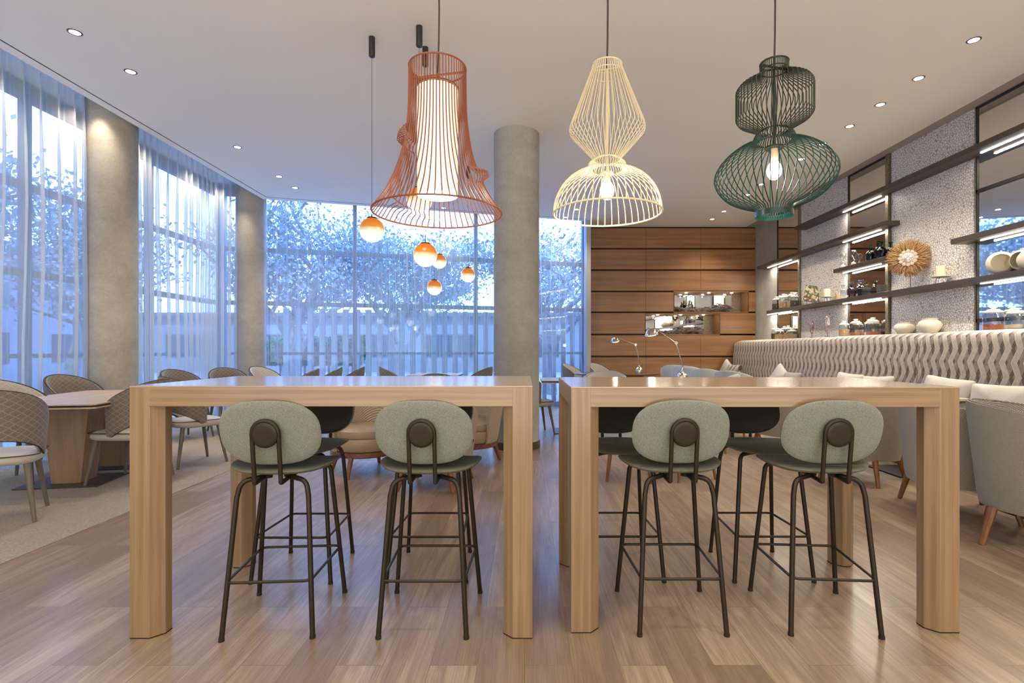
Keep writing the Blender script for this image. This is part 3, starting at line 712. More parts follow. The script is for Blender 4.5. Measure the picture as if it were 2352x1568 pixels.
# 1 terracotta
ZB = 1.88
t = thing('wire_pendant', 'bell shaped terracotta wire pendant with a lit drum inside', 'pendant lamp', (-0.433, 2.6, 0))
prof = catmull([(0.140, 2.600), (0.141, 2.50), (0.143, 2.40), (0.150, 2.31), (0.172, 2.18), (0.208, 2.07), (0.255, 1.97), (0.318, 1.88)], 6)
def kink1(a, P):
    d = math.degrees(a) % 360; out = list(P)
    def dent(zc, amp, hh):
        nonlocal out
        new = []
        for i, (r, z) in enumerate(out):
            new.append((r, z))
        r0 = prof_at(P, zc)
        new = [p for p in new if abs(p[1]-zc) > hh]
        ins = [(prof_at(P, zc+hh), zc+hh), (r0+amp*0.9, zc+hh*0.55), (r0+amp, zc-hh*0.1), (prof_at(P, zc-hh*0.6)+0.2*amp, zc-hh*0.6), (prof_at(P, zc-hh), zc-hh)]
        out = sorted(new+ins, key=lambda p: -p[1])
    if 140 <= d <= 220: dent(2.245+0.0004*(d-180), 0.042*(1-abs(d-180)/60), 0.034)
    if d <= 35 or d >= 325:
        e = d if d < 180 else d-360
        dent(2.065+0.0009*e, 0.045*(1-abs(e)/55), 0.04)
    if 95 <= d < 165: dent(1.93+0.0007*(d-130), -0.035, 0.025)
    if 50 < d < 130: dent(2.51-0.0006*(d-90), -0.03, 0.025)
    return out
b = BM(); cage(b, prof, 60, 0.0029, 0.02, kink1); obj('wire_cage', b, 'cotta', t)
b = BM(); tube(b, circle(0.318, 1.88, 72), 0.0045, 8, closed=True); obj('bottom_ring', b, 'cotta', t)
b = BM(); tube(b, circle(0.140, 2.600, 56), 0.0042, 8, closed=True); obj('top_ring', b, 'cotta', t)
b = BM(); pts = [(-0.135, 0.03, 2.565), (0.135, -0.03, 2.565)]; tube(b, pts, 0.006, 8); tube(b, [(0, 0, 2.575), (0, 0, 2.47)], 0.007, 8); tube(b, circle(0.102, 2.500, 40), 0.004, 6, closed=True); obj('top_bar', b, 'cotta', t)
b = BM(); lathe(b, [(0.100, 1.965), (0.101, 2.490), (0.099, 2.490), (0.098, 1.965)], 48); obj('drum_shade', b, 'drum', t)
b = BM(); lathe(b, [(0, 1.975), (0.098, 1.975)], 48); obj('diffuser', b, 'drumend', t)
b = BM(); cord(b, 0, 2.565, CEIL_Z); obj('cord', b, 'cord', t)
light('POINT', 'pendant_glow', (0, 0, 1.93), 5, WARM, t, shadow_soft_size=0.09)
# 2 cream
t = thing('wire_pendant', 'cream wire pendant with a diamond body above a domed shade', 'pendant lamp', (0.41, 2.6, 0))
top = [(0.072, 2.615), (0.074, 2.60), (0.185, 2.310), (0.187, 2.296), (0.183, 2.280), (0.068, 2.150), (0.065, 2.142), (0.088, 2.128), (0.094, 2.115), (0.086, 2.100), (0.072, 2.092)]
dome = [(0.072, 2.092)]+[(0.072+(0.267-0.072)*math.sin(q*PI/20), 1.878+0.214*math.cos(q*PI/20)) for q in range(1, 11)]
b = BM(); cage(b, top, 44, 0.0021, 0.03); obj('upper_cage', b, 'cream', t)
b = BM(); cage(b, dome, 44, 0.0024, 0.03); obj('dome_cage', b, 'cream', t)
b = BM(); tube(b, circle(0.267, 1.878, 72), 0.0048, 8, closed=True); obj('bottom_ring', b, 'cream', t)
b = BM(); tube(b, circle(0.065, 2.145, 40), 0.003, 6, closed=True); obj('waist_ring', b, 'cream', t)
b = BM(); tube(b, circle(0.080, 2.575, 40), 0.003, 6, closed=True); obj('inner_ring', b, 'cream', t)
b = BM(); tube(b, circle(0.072, 2.615, 40), 0.004, 8, closed=True); tube(b, [(-0.072, 0.02, 2.595), (0.072, -0.02, 2.595)], 0.005, 6); obj('top_ring', b, 'cream', t)
b = BM(); tube(b, [(0, 0, 2.595), (0, 0, 2.09)], 0.006, 8); lathe(b, [(0, 2.082), (0.034, 2.080), (0.034, 2.074), (0, 2.072)], 24); obj('stem', b, 'cream', t)
b = BM(); lathe(b, [(0.016, 2.078), (0.018, 2.045), (0.016, 2.035)], 20); obj('bulb_socket', b, 'candle', t)
BULB = [(0, 1.945), (0.018, 1.950), (0.032, 1.970), (0.036, 1.992), (0.030, 2.015), (0.018, 2.035), (0.014, 2.04)]
b = BM(); lathe(b, BULB, 24); obj('bulb', b, 'bulb', t)
b = BM(); cord(b, 0, 2.595, CEIL_Z, 0.004); obj('cord', b, 'cord', t)
light('POINT', 'pendant_glow', (0, 0, 1.92), 6, WARM, t, shadow_soft_size=0.04)
# 3 black and teal
t = thing('wire_pendant', 'black and teal wire pendant with a lantern body above a wide globe', 'pendant lamp', (1.242, 2.6, 0))
top = [(0.065, 2.625), (0.065, 2.578), (0.069, 2.568), (0.165, 2.518), (0.177, 2.500), (0.177, 2.362), (0.165, 2.345), (0.075, 2.292), (0.070, 2.285), (0.088, 2.270), (0.095, 2.255), (0.088, 2.240), (0.076, 2.232)]
glob = catmull([(0.076, 2.232), (0.16, 2.208), (0.233, 2.155), (0.277, 2.09), (0.273, 2.03), (0.222, 1.965), (0.145, 1.925), (0.095, 1.910)], 4)+[(0.085, 1.900), (0.084, 1.878)]
b = BM(); cage(b, top, 48, 0.0026, 0.02); obj('upper_cage', b, 'blackgreen', t)
b = BM(); cage(b, glob, 48, 0.0024, 0.02); obj('globe_cage', b, 'teal', t)
b = BM(); lathe(b, [(0.085, 1.888), (0.088, 1.888), (0.088, 1.862), (0.085, 1.862), (0.085, 1.888)], 48); obj('bottom_ring', b, 'teal', t)
b = BM(); tube(b, circle(0.072, 2.286, 40), 0.003, 6, closed=True); obj('waist_ring', b, 'blackgreen', t)
b = BM(); tube(b, circle(0.065, 2.590, 40), 0.003, 6, closed=True); obj('inner_ring', b, 'blackgreen', t)
b = BM(); tube(b, circle(0.065, 2.625, 40), 0.0042, 8, closed=True); tube(b, [(-0.065, -0.02, 2.605), (0.065, 0.02, 2.605)], 0.006, 6); obj('top_ring', b, 'blackgreen', t)
b = BM(); tube(b, [(0, 0, 2.605), (0, 0, 2.20)], 0.007, 8); lathe(b, [(0, 2.212), (0.045, 2.208), (0.045, 2.200), (0, 2.198)], 24); obj('stem', b, 'blackgreen', t)
b = BM(); lathe(b, [(0.017, 2.20), (0.019, 2.150), (0.017, 2.145)], 20); obj('bulb_socket', b, 'candle', t)
b = BM(); lathe(b, [(r, z+0.10) for r, z in BULB], 24); obj('bulb', b, 'bulb', t)
b = BM(); cord(b, 0, 2.605, CEIL_Z, 0.005); obj('cord', b, 'cord', t)
light('POINT', 'pendant_glow', (0, 0, 2.03), 6, WARM, t, shadow_soft_size=0.04)
# globes
def make_globe(x, y, z, label):
    t = thing('globe_pendant', label, 'pendant lamp', (x, y, z), 0, 'orange and white globe pendants')
    b = BM(); prof_ = [(0, -0.104)]+[(0.104*math.sin(q*PI/20), -0.104*math.cos(q*PI/20)) for q in range(1, 20)]+[(0, 0.104)]
    lathe(b, prof_, 36); obj('glass_globe', b, 'globe', t)
    b = BM(); lathe(b, [(0.045, 0.094), (0.040, 0.106), (0.006, 0.108), (0.004, 0.125)], 24); obj('globe_cap', b, 'blackp', t)
    b = BM(); tube(b, [(0, 0, 0.11), (0, 0, CEIL_Z-z-0.15)], 0.0018, 6); obj('cable', b, 'blackp', t)
    b = BM(); lathe(b, [(0, CEIL_Z-z-0.165), (0.024, CEIL_Z-z-0.165), (0.026, CEIL_Z-z-0.16), (0.026, CEIL_Z-z)], 28); obj('ceiling_canopy', b, 'blackp', t)
    light('POINT', 'globe_glow', (0, 0, -0.13), 3.0, (1, 0.85, 0.6), t, shadow_soft_size=0.1)
for g in ((-1.300, 4.45, 2.22, 'orange and white globe pendant hanging lowest on the left, clear of the terracotta pendant'),
          (-0.867, 4.30, 2.43, 'orange and white globe pendant seen through the wires of the terracotta pendant'),
          (-0.874, 4.60, 2.035, 'large orange and white globe pendant just under the terracotta pendant'),
          (-1.240, 7.60, 2.485, 'small looking far globe pendant half hidden behind the larger globe'),
          (-1.242, 7.20, 2.058, 'lowest of the far orange and white globe pendants'),
          (-0.823, 7.60, 2.289, 'far globe pendant on the right, nearest the middle column')): make_globe(*g)

# ------------------------------------------------------------------ dining chair (front at +Y)
def leg_bm(x0, y0, z0, x1, y1, r0=0.019, r1=0.012, seg=12, z1=0.0):
    b = BM(); tube(b, [(x0, y0, z0), ((x0+x1)/2, (y0+y1)/2, (z0+z1)/2), (x1, y1, z1)], [r0, (r0+r1)/2, r1], seg); return b
def rbox_path(hw, hd, r, z, n=6, y0=0):
    pts = []
    for cx, cy, a0 in ((hw-r, hd-r, 0), (-hw+r, hd-r, PI/2), (-hw+r, -hd+r, PI), (hw-r, -hd+r, 1.5*PI)):
        for q in range(n+1):
            a = a0+q*PI/2/n; pts.append((cx+r*math.cos(a), cy+r*math.sin(a)+y0, z))
    return pts
def make_dining():
    t = thing('dining_chair', '', 'chair')
    def zt(a): return 0.70+0.225*max(0.0, math.cos(a*0.86))**0.8
    def zb(a):
        s = min(1, abs(a)/1.62); return 0.585-0.155*s**2.2
    def R(z, a): return 0.248+0.07*(z-0.42)+0.0*a
    b = BM(); shell(b, -1.75, 1.75, zb, zt, R, 0.020, 0.0, 44, 8, 1.05); obj('backrest', b, 'lattice', t)
    b = BM(); shell(b, -1.72, 1.72, lambda a: zb(a)+0.004, lambda a: zt(a)-0.004, R, 0.024, 0.020, 44, 8, 1.05); obj('inner_back', b, 'latticepale', t)
    edge = [((R(zt(a), a)-0.012)*math.sin(a), -(R(zt(a), a)-0.012)*math.cos(a)*1.05, zt(a)+0.002) for a in [(-1.75+3.5*i/40) for i in range(41)]]
    edge2 = [((R(zb(a), a)-0.010)*math.sin(a), -(R(zb(a), a)-0.010)*math.cos(a)*1.05, zb(a)-0.002) for a in [(-1.75+3.5*i/40) for i in range(41)]]
    b = BM(); tube(b, edge, 0.0042, 6); tube(b, edge2, 0.0042, 6); obj('piping', b, 'piping', t)
    def scb(u, v, n): return (u*(1-0.12*(v < 0)*abs(v)/0.24), v+0.02, 0.435+n+0.006*math.cos(u*8))
    b = BM(); pad(b, 0.49, 0.49, 0.085, scb, 4.2, 48, 7, 9); obj('seat', b, 'creamseat', t)
    b = BM(); tube(b, [(x*1.0, y+0.02, 0.466) for x, y, z in rbox_path(0.243, 0.243, 0.09, 0)], 0.004, 6, closed=True); obj('seat_piping', b, 'piping', t)
    for sx in (-1, 1):
        for sy in (-1, 1):
            obj('leg', leg_bm(sx*0.175, 0.02+sy*0.17, 0.40, sx*0.225, 0.02+sy*0.235, 0.021, 0.0125), 'leggrey', t)
    return t
dc = make_dining()
DC = [(-3.71, 3.68, 0.6, 'patterned dining chair nearest the camera at the left edge of the frame'),
      (-4.60, 4.78, -1.45, 'pale backed dining chair at the left edge, mostly behind the nearest chair'),
      (-4.80, 5.62, -1.75, 'brown patterned dining chair beyond the left dining table, against the column'),
      (-3.58, 4.78, 1.55, 'patterned dining chair pushed in at the near long side of the left dining table'),
      (-3.52, 5.52, -0.62, 'patterned dining chair seen from behind through the gap beside the left table leg'),
      (-4.62, 7.1, -1.9, 'brown dining chair top showing above the left counter table, by the second left curtain'),
      (-4.36, 7.72, -2.3, 'pale dining chair top beside the brown one, by the second left curtain'),
      (-4.12, 8.40, -1.9, 'pale dining chair top in front of the corner column'),
      (-3.18, 7.30, 2.0, 'dark low dining chair top right of the pale chair in the corner'),
      (-3.08, 7.95, 1.9, 'second dining chair top from the left in front of the blue curtain'),
      (-2.86, 8.35, 1.8, 'tallest dining chair top left of the greyer curtain'),
      (-2.02, 8.35, -1.3, 'dining chair top facing right under the hanging globes'),
      (-0.80, 8.35, 1.3, 'dining chair top facing left beside the middle column'),
      (-1.02, 6.25, 0.0, 'dining chair with checked back seen just over the left counter table'),
      (0.12, 7.55, -1.3, 'grey dining chair just right of the middle column'),
      (1.60, 10.82, -2.4, 'white dining chair behind the oval table, by the jamb'),
      (1.03, 10.45, -2.0, 'pale dining chair left of the oval table by the last curtain')]
for i, (x, y, rz, lb) in enumerate(DC):
    if i == 0: dc.location = (x, y, 0.004); dc.rotation_euler = (0, 0, rz); dc['label'] = lb; dc['group'] = 'patterned dining chairs'
    else: dup(dc, (x, y, 0.004 if x < -2.9 else 0), rz, lb, 'patterned dining chairs', {'inner_back': 'lattice'} if 'brown' in lb or 'dark' in lb else None)

# ------------------------------------------------------------------ pedestal dining tables
def dining_table(x, y, rz, hw, hd, peds, label, zz=0.004, H=0.75):
    t = thing('dining_table', label, 'table', (x, y, zz), rz)
    c = 0.025
    P = [(-hw+c, -hd), (hw-c, -hd), (hw, -hd+c), (hw, hd-c), (hw-c, hd), (-hw+c, hd), (-hw, hd-c), (-hw, -hd+c)] if hd > 0.45 else [(-hw, -hd), (hw, -hd), (hw, hd), (-hw, hd)]
    b = BM(); prism(b, P, H-0.010, H); obj('tabletop', b, 'oakY', t, smooth=False)
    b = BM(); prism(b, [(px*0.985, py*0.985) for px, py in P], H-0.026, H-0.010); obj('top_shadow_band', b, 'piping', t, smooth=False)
    b = BM(); prism(b, P, H-0.038, H-0.026); obj('lower_top_board', b, 'oakY', t, smooth=False)
    for px, py in peds:
        a, w = 0.115, 0.185
        b = BM(); prism(b, [(px-a, py-a), (px+a, py-a), (px+a, py+a), (px-a, py+a)], 0.012, H-0.038, [(px-w, py-a*1.1), (px+w, py-a*1.1), (px+w, py+a*1.1), (px-w, py+a*1.1)])
        obj('pedestal', b, 'oakZ', t, smooth=False)
        b = BM(); box(b, px-0.32, px+0.32, py-0.26, py+0.26, 0, 0.012); obj('base_plate', b, 'bronze', t)
dining_table(-4.17, 5.02, 0.18, 0.50, 0.84, ((0.03, -0.28), (0.03, 0.42)), 'pale oak dining table on tapered pedestals at the left')
dining_table(-3.75, 8.0, 0, 0.6, 0.7, ((0, -0.3), (0, 0.35)), 'pale table top behind the chair tops in the blue corner', H=0.76)
dining_table(-1.52, 9.0, 0, 0.42, 0.42, ((0, 0),), 'small white table top by the greyer curtain', zz=0, H=0.78)
dining_table(0.66, 7.7, 0, 0.42, 0.42, ((0.1, 0),), 'small pale table just right of the middle column', zz=0, H=0.77)

# ------------------------------------------------------------------ tub armchairs (front at +Y)
def make_tub(name, label, cat, fabric, seatmat, legmat, top=0.86, front=0.68, R0=0.30, slope=0.09, bottom=0.22, A=1.95, pipe='palepiping', ring=None, inner=None, legs=((0.20, -0.22), (0.22, 0.22)), legr=(0.026, 0.017), seatz=0.45, loc=(0, 0, 0), rz=0, group=None):
    t = thing(name, label, cat, loc, rz, group)
    def zt(a): return front+(top-front)*max(0, math.cos(a*0.80))**0.9
    def zb(a): return bottom
    def R(z, a): return R0+slope*(z-bottom)
    b = BM(); shell(b, -A, A, zb, zt, R, 0.025, 0, 48, 10, 1.0); obj('outer_shell', b, fabric, t)
    b = BM(); shell(b, -A+0.02, A-0.02, lambda a: seatz-0.1, lambda a: zt(a)-0.003, R, 0.035, 0.025, 44, 6, 1.0); obj('inner_back', b, inner or fabric, t)
    es = [-A+2*A*i/44 for i in range(45)]
    top_e = [((R(zt(a), a)-0.028)*math.sin(a), -(R(zt(a), a)-0.028)*math.cos(a), zt(a)+0.003) for a in es]
    fr = [[((R(z, 0)-0.02)*math.sin(s*A), -(R(z, 0)-0.02)*math.cos(A), z) for z in [bottom+(zt(A)-bottom)*k/6 for k in range(7)]] for s in (-1, 1)]
    b = BM(); tube(b, top_e, 0.0065, 6); [tube(b, f, 0.0065, 6) for f in fr]; obj('piping', b, pipe, t)
    r_s = R0-0.03
    b = BM(); lathe(b, [(0, bottom+0.004), (r_s, bottom+0.004), (r_s+0.012, bottom+0.03), (r_s+0.012, seatz-0.11), (r_s+0.006, seatz-0.095)], 40); obj('seat_base', b, seatmat, t)
    b = BM(); lathe(b, [(r_s+0.004, seatz-0.092), (r_s+0.014, seatz-0.07), (r_s+0.008, seatz-0.025), (r_s-0.04, seatz), (0, seatz+0.015)], 40); obj('seat_cushion', b, seatmat, t)
    if ring:
        b = BM(); lathe(b, [(0, bottom-0.05), (R0-0.01, bottom-0.05), (R0+0.005, bottom-0.04), (R0+0.005, bottom), (0, bottom)], 48); obj('base_ring', b, ring, t)
    zl = bottom-0.045 if ring else bottom+0.01
    for (lx, ly) in legs:
        for sx in (-1, 1): obj('leg', leg_bm(sx*lx, ly, zl, sx*lx*1.22, ly*1.22, legr[0], legr[1], 8), legmat, t)
    return t
g1 = 'woven tub chairs with camel leather seats'
lounge = make_tub('lounge_chair', 'camel leather lounge chair with a woven shell, between the two left stools', 'armchair', 'basketweave', 'leather', 'legwood', 0.84, 0.55, 0.33, 0.16, 0.23, 1.75, 'basketweave', 'rosewood', loc=(-1.58, 5.2, 0), rz=-2.5, group=g1)
dup(lounge, (-0.80, 4.66, 0), -0.15, 'woven lounge chair seen from behind, beyond the second stool', g1)
dup(lounge, (-0.62, 5.62, 0), 2.55, 'camel leather lounge chair against the middle column', g1)
g2 = 'upholstered armchairs facing the banquette'
make_tub('tub_armchair', 'grey tweed tub armchair nearest the camera at the right edge', 'armchair', 'tweed', 'leathergrey', 'legwood', 0.87, 0.78, 0.31, 0.10, 0.22, 1.8, 'tweed', legs=((0.21, -0.23), (0.22, 0.22)), loc=(3.20, 3.22, 0), rz=-2.32, group=g2)
make_tub('tub_armchair', 'herringbone tub armchair behind the right table leg', 'armchair', 'herring', 'leathergrey', 'legwood', 0.83, 0.74, 0.31, 0.09, 0.22, 1.8, 'palepiping', legs=((0.21, -0.23), (0.22, 0.22)), loc=(3.22, 3.90, 0), rz=-1.9, group=g2)
ba = make_tub('tub_armchair', 'beige woven tub armchair with grey leather seat, right of the last stool', 'armchair', 'beigeweave', 'leathergrey', 'legwood', 0.84, 0.66, 0.32, 0.12, 0.22, 1.6, 'palepiping', loc=(3.14, 4.88, 0), rz=-0.95, group=g2)
for x, y, rz, lb in ((3.05, 6.1, -1.3, 'grey leather seat armchair glimpsed beyond the far right stool'),):
    dup(ba, (x, y, 0), rz, lb, g2)
g3 = 'blue grey tub chairs around the far round tables'
gr = make_tub('tub_chair', 'blue grey tub chair top left of the nearer desk lamp', 'armchair', 'greylinen', 'greylinen', 'legwood', 0.91, 0.70, 0.27, 0.10, 0.30, 1.8, 'greylinen', inner='whitelinen', loc=(2.95, 10.1, 0), rz=-0.5, group=g3, legs=((0.16, -0.17), (0.16, 0.17)), legr=(0.02, 0.012))
for x, y, rz, lb in ((2.98, 9.45, -0.6, 'blue grey tub chair top just behind the nearer desk lamp'),
                     (2.82, 8.65, -0.7, 'blue grey tub chair top right of the nearer desk lamp'),
                     (2.86, 8.0, -0.7, 'widest blue grey tub chair top in the row'),
                     (2.95, 7.2, -0.9, 'blue grey tub chair top nearest the patterned cushion'),
                     (0.98, 4.92, -0.2, 'tub chair with orange brown legs behind the left stool of the right table'),
                     (1.52, 4.98, 0.3, 'tub chair with orange brown legs behind the stool pair of the right table'),
                     (1.05, 6.9, 2.9, 'tub chair legs farther back under the left half of the right table'),
                     (2.25, 6.3, 1.0, 'tub chair legs farther back under the right half of the right table')):
    dup(gr, (x, y, 0), rz, lb, g3)

# ------------------------------------------------------------------ oval table, desk lamps
t = thing('oval_table', 'dark reddish wood oval table in front of the walnut wall', 'table', (1.76, 10.05, 0))
b = BM(); lathe(b, [(0, 0.71), (0.76, 0.715), (0.82, 0.735), (0.825, 0.745), (0.81, 0.75), (0, 0.75)], 72, sx=1, sy=0.62); obj('tabletop', b, 'rosewood', t)
b = BM(); box(b, -0.48, 0.48, -0.2, 0.2, 0.60, 0.71); obj('apron', b, 'rosewood', t, bevel=0.004)
b = BM(); lathe(b, [(0.30, 0.0), (0.30, 0.02), (0.12, 0.05), (0.10, 0.60)], 32); obj('pedestal', b, 'rosewood', t)
t = thing('round_table', 'round table carrying the nearer desk lamp, hidden behind the right counter table', 'table', (2.22, 7.5, 0))
b = BM(); lathe(b, [(0, 0.72), (0.40, 0.72), (0.41, 0.735), (0.40, 0.75), (0, 0.75)], 48); obj('tabletop', b, 'rosewood', t)
b = BM(); lathe(b, [(0.24, 0), (0.24, 0.015), (0.04, 0.03), (0.04, 0.72)], 32); obj('pedestal', b, 'black_metal', t)
def desk_lamp(x, y, elbow, head, label, k=1.0):
    t = thing('desk_lamp', label, 'lamp', (x, y, 0.752))
    b = BM(); lathe(b, [(0, 0), (0.072*k, 0), (0.075*k, 0.01), (0.070*k, 0.04), (0.072*k, 0.08), (0.05*k, 0.115), (0.022*k, 0.13), (0.016*k, 0.15), (0, 0.155)], 28); obj('base', b, 'chrome', t)
    e = Vector(elbow); h = Vector(head)
    b = BM(); tube(b, [(0, 0, 0.14), (0.02, 0, 0.19)], 0.014, 8); obj('base_joint', b, 'chrome', t)
    b = BM(); tube(b, [(0.02, 0, 0.18), e], 0.0085, 8); obj('lower_arm', b, 'chrome', t)
    b = BM(); tube(b, [e+Vector((0, -0.025, 0)), e+Vector((0, 0.025, 0))], 0.024, 14); obj('elbow_joint', b, 'chrome', t)
    b = BM(); tube(b, [e, h], 0.0085, 8); obj('upper_arm', b, 'chrome', t)
    hd = bpy.data.objects.new('lamp_head', None)
    b = BM(); s = k
    lathe(b, [(0.030*s, 0.09*s), (0.060*s, 0.075*s), (0.085*s, 0.035*s), (0.092*s, 0.0), (0.100*s, -0.006), (0.090*s, -0.002), (0.082*s, 0.030*s), (0.055*s, 0.068*s), (0.0, 0.088*s)], 28)
    sh = obj('lamp_shade', b, 'chrome', t); sh.location = h+Vector((-0.09*s, 0, -0.06*s)); sh.rotation_euler = (0, -0.12, 0)
    b = BM(); lathe(b, [(0, -0.012), (0.05*s, -0.008), (0.075*s, 0.004), (0.05*s, 0.02)], 20); o = obj('bulb', b, 'lampbulb', t); o.location = sh.location; o.rotation_euler = (0, -0.12, 0)
    light('POINT', 'desk_lamp_glow', h+Vector((-0.09*s, 0, -0.10*s)), 2.5, WARM, t, shadow_soft_size=0.04)
desk_lamp(2.18, 9.95, (-0.07, 0, 0.545), (-0.36, 0, 0.66), 'antique nickel desk lamp on the oval table', 1.0)
desk_lamp(2.26, 7.5, (-0.09, 0, 0.545), (-0.34, 0, 0.72), 'larger looking antique nickel desk lamp in front of the lower niche', 1.05)

# ------------------------------------------------------------------ banquette
SEAMS = [11.26, 9.80, 7.85, 5.96, 4.07, 2.2]
bl = ['against the walnut wall', 'second from the walnut wall', 'in the middle of the run', 'behind the white cushions', 'nearest the camera']
for i in range(5):
    y1, y0 = SEAMS[i]-0.006, SEAMS[i+1]+0.006
    t = thing('banquette_section', 'high backed zigzag patterned banquette section '+bl[i], 'banquette', (0, 0, 0), 0, 'banquette sections along the shelf wall')
    P = [(4.44, 0.44), (4.46, 0.75), (4.49, 1.10), (4.50, 1.27), (4.52, 1.345), (4.57, 1.385), (4.64, 1.398), (4.72, 1.395), (4.77, 1.375), (4.79, 1.33), (4.79, 0.2), (4.44, 0.2)]
    b = BM(); ny = 14
    rows = []
    for k in range(ny+1):
        y = y0+(y1-y0)*k/ny; e = 0.018 if k in (0, ny) else 0.0
        rows.append([b.verts.new((4.62+(x-4.62)*(1-e*2), y, z-(e if z > 1.2 else 0))) for x, z in P])
    for a, c in zip(rows, rows[1:]):
        for q in range(len(P)): b.faces.new((a[q], a[(q+1) % len(P)], c[(q+1) % len(P)], c[q]))
    b.faces.new(rows[0]); b.faces.new(rows[-1][::-1]); obj('back_panel', b, 'zigzag', t)
    b = BM(); box(b, 3.92, 4.46, y0, y1, 0.33, 0.47); obj('seat_cushion', b, 'velvet', t, bevel=0.03)
    b = BM(); box(b, 3.97, 4.44, y0, y1, 0.02, 0.33); obj('seat_base', b, 'velvet', t)
    b = BM(); box(b, 4.02, 4.42, y0, y1, 0.0, 0.02); obj('plinth', b, 'skirt', t)
def cushion(x, y, z, w, h, lean, rz, mat, label, tilt=0.0):
    b = BM()
    def cb(u, v, n):
        su = abs(u)/(w/2); sv = abs(v)/(h/2); k = 1-0.10*(1-max(su, sv)**3) if False else 1
        pin = 1-0.10*(1-(su**2))*(sv**4); pin2 = 1-0.10*(1-(sv**2))*(su**4)
        return (n+0.008*math.sin(u*22+v*9)*(1-su)*(1-sv), u*pin2, v*pin)
    pad(b, w, h, 0.15, cb, 9, 56, 9, 1.6)
    o = obj('cushion', b, mat, smooth=True); o.location = (x, y, z); o.rotation_euler = (tilt, lean, rz)
    tag(o, label, 'cushion', 'cushions on the banquette')
cushion(4.22, 4.62, 0.70, 0.52, 0.42, 0.35, 0.45, 'whitelinen', 'white linen cushion leaning at the right, in front of the zigzag back')
cushion(4.24, 5.28, 0.73, 0.50, 0.42, 0.35, 0.30, 'whitelinen', 'cream linen cushion just right of the counter table end', 0.1)
cushion(4.02, 4.98, 0.62, 0.42, 0.28, 0.6, 0.5, 'greypillow', 'warm grey cushion lying low between the two white ones')
cushion(4.25, 6.9, 0.71, 0.5, 0.40, 0.35, 0.1, 'whitelinen', 'white cushion edge left, showing over the right counter table', 0.05)
cushion(4.25, 6.35, 0.70, 0.5, 0.40, 0.35, 0.1, 'whitelinen', 'white cushion edge right, showing over the right counter table', -0.05)
cushion(4.25, 8.75, 0.72, 0.45, 0.42, 0.35, 0.1, 'whitelinen', 'small white cushion showing at the middle of the banquette', 0.5)
cushion(4.22, 8.30, 0.68, 0.42, 0.36, 0.35, 0.1, 'greypillow', 'grey cushion right of the small white one')
cushion(4.20, 10.9, 0.76, 0.45, 0.42, 0.3, 0.1, 'whitelinen', 'white cushion beside the walnut wall', 0.4)
cushion(4.15, 10.4, 0.72, 0.45, 0.40, 0.3, 0.2, 'zigzag', 'zigzag patterned cushion beside the walnut wall')
for i, (x, y) in enumerate(((3.78, 5.15), (3.80, 3.75), (3.75, 6.7))):
    t = thing('cafe_table', ['small oak pedestal table between the beige and herringbone armchairs', 'small oak pedestal table behind the grey tweed armchair', 'small oak pedestal table farther along the banquette'][i], 'table', (x, y, 0), 0, 'pedestal tables along the banquette')
    b = BM(); box(b, -0.33, 0.33, -0.33, 0.33, 0.725, 0.75); obj('tabletop', b, 'oakY', t, bevel=0.003)
    b = BM(); prism(b, [(-0.05, -0.05), (0.05, -0.05), (0.05, 0.05), (-0.05, 0.05)], 0.012, 0.725, [(-0.09, -0.09), (0.09, -0.09), (0.09, 0.09), (-0.09, 0.09)]); obj('pedestal', b, 'oakZ', t, smooth=False)
    b = BM(); box(b, -0.26, 0.26, -0.26, 0.26, 0, 0.012); obj('base_plate', b, 'dark', t)

# ------------------------------------------------------------------ shelves
def shelf(y0, y1, z, leds, label):
    t = thing('wall_shelf', label, 'shelf', (4.785, (y0+y1)/2, z), 0, 'dark bronze wall shelves')
    h = (y1-y0)/2; cy = (y0+y1)/2
    b = BM(); box(b, 0, 0.20, -h, h, -0.06, 0); obj('shelf_board', b, 'bronze', t, bevel=0.002)
    for a, c in leds:
        b = BM(); box(b, 0.115, 0.135, a-cy, c-cy, -0.068, -0.060); obj('led_strip', b, 'led', t)
        L = light('AREA', 'led_light', (0.125, (a+c)/2-cy, -0.072), 9*(c-a), (1.0, 0.90, 0.74), t, shape='RECTANGLE', size=0.03, size_y=(c-a))
LA = (9.62, 10.55); LB = (7.2, 8.05); LC = (3.6, 5.62)
shelf(1.5, 9.26, 3.38, [(7.2, 8.05), (3.6, 5.62)], 'topmost long bronze shelf running out of the frame')
shelf(6.94, 10.76, 2.916, [LB, LA], 'second bronze shelf, ending above the green bottles')
shelf(6.94, 8.10, 2.445, [LB], 'short bronze shelf holding the hourglasses and green bottles')
shelf(1.5, 5.87, 2.44, [LC], 'bronze shelf at the right edge above the ivory pots')
shelf(1.5, 10.34, 1.973, [LC, LB, LA], 'lowest long bronze shelf holding the raffia ornament')

# ------------------------------------------------------------------ shelf ornaments
def make_jar(name, x, y, z, R, H, grain, label, fill=0.62, group='glass storage jars with white lids'):
    t = thing(name, label, 'jar', (x, y, z), 0, group)
    body = H*0.72
    b = BM(); lathe(b, [(0, 0.002), (R*0.95, 0.002), (R, 0.012), (R, body*0.86), (R*0.78, body), (R*0.76, body)], 28)
    obj('glass_body', b, 'glass', t)
    b = BM(); lathe(b, [(0, 0.006), (R*0.93, 0.006), (R*0.93, body*fill), (0, body*fill+0.004)], 24); obj('contents', b, grain, t)
    b = BM(); lathe(b, [(R*0.80, body), (R*0.86, body+0.005), (R*0.86, body+H*0.07), (R*0.60, body+H*0.10), (R*0.58, body+H*0.14), (R*0.22, body+H*0.16), (R*0.18, body+H*0.19), (R*0.36, body+H*0.22), (R*0.34, body+H*0.26), (0, body+H*0.28)], 24); obj('lid', b, 'white', t)
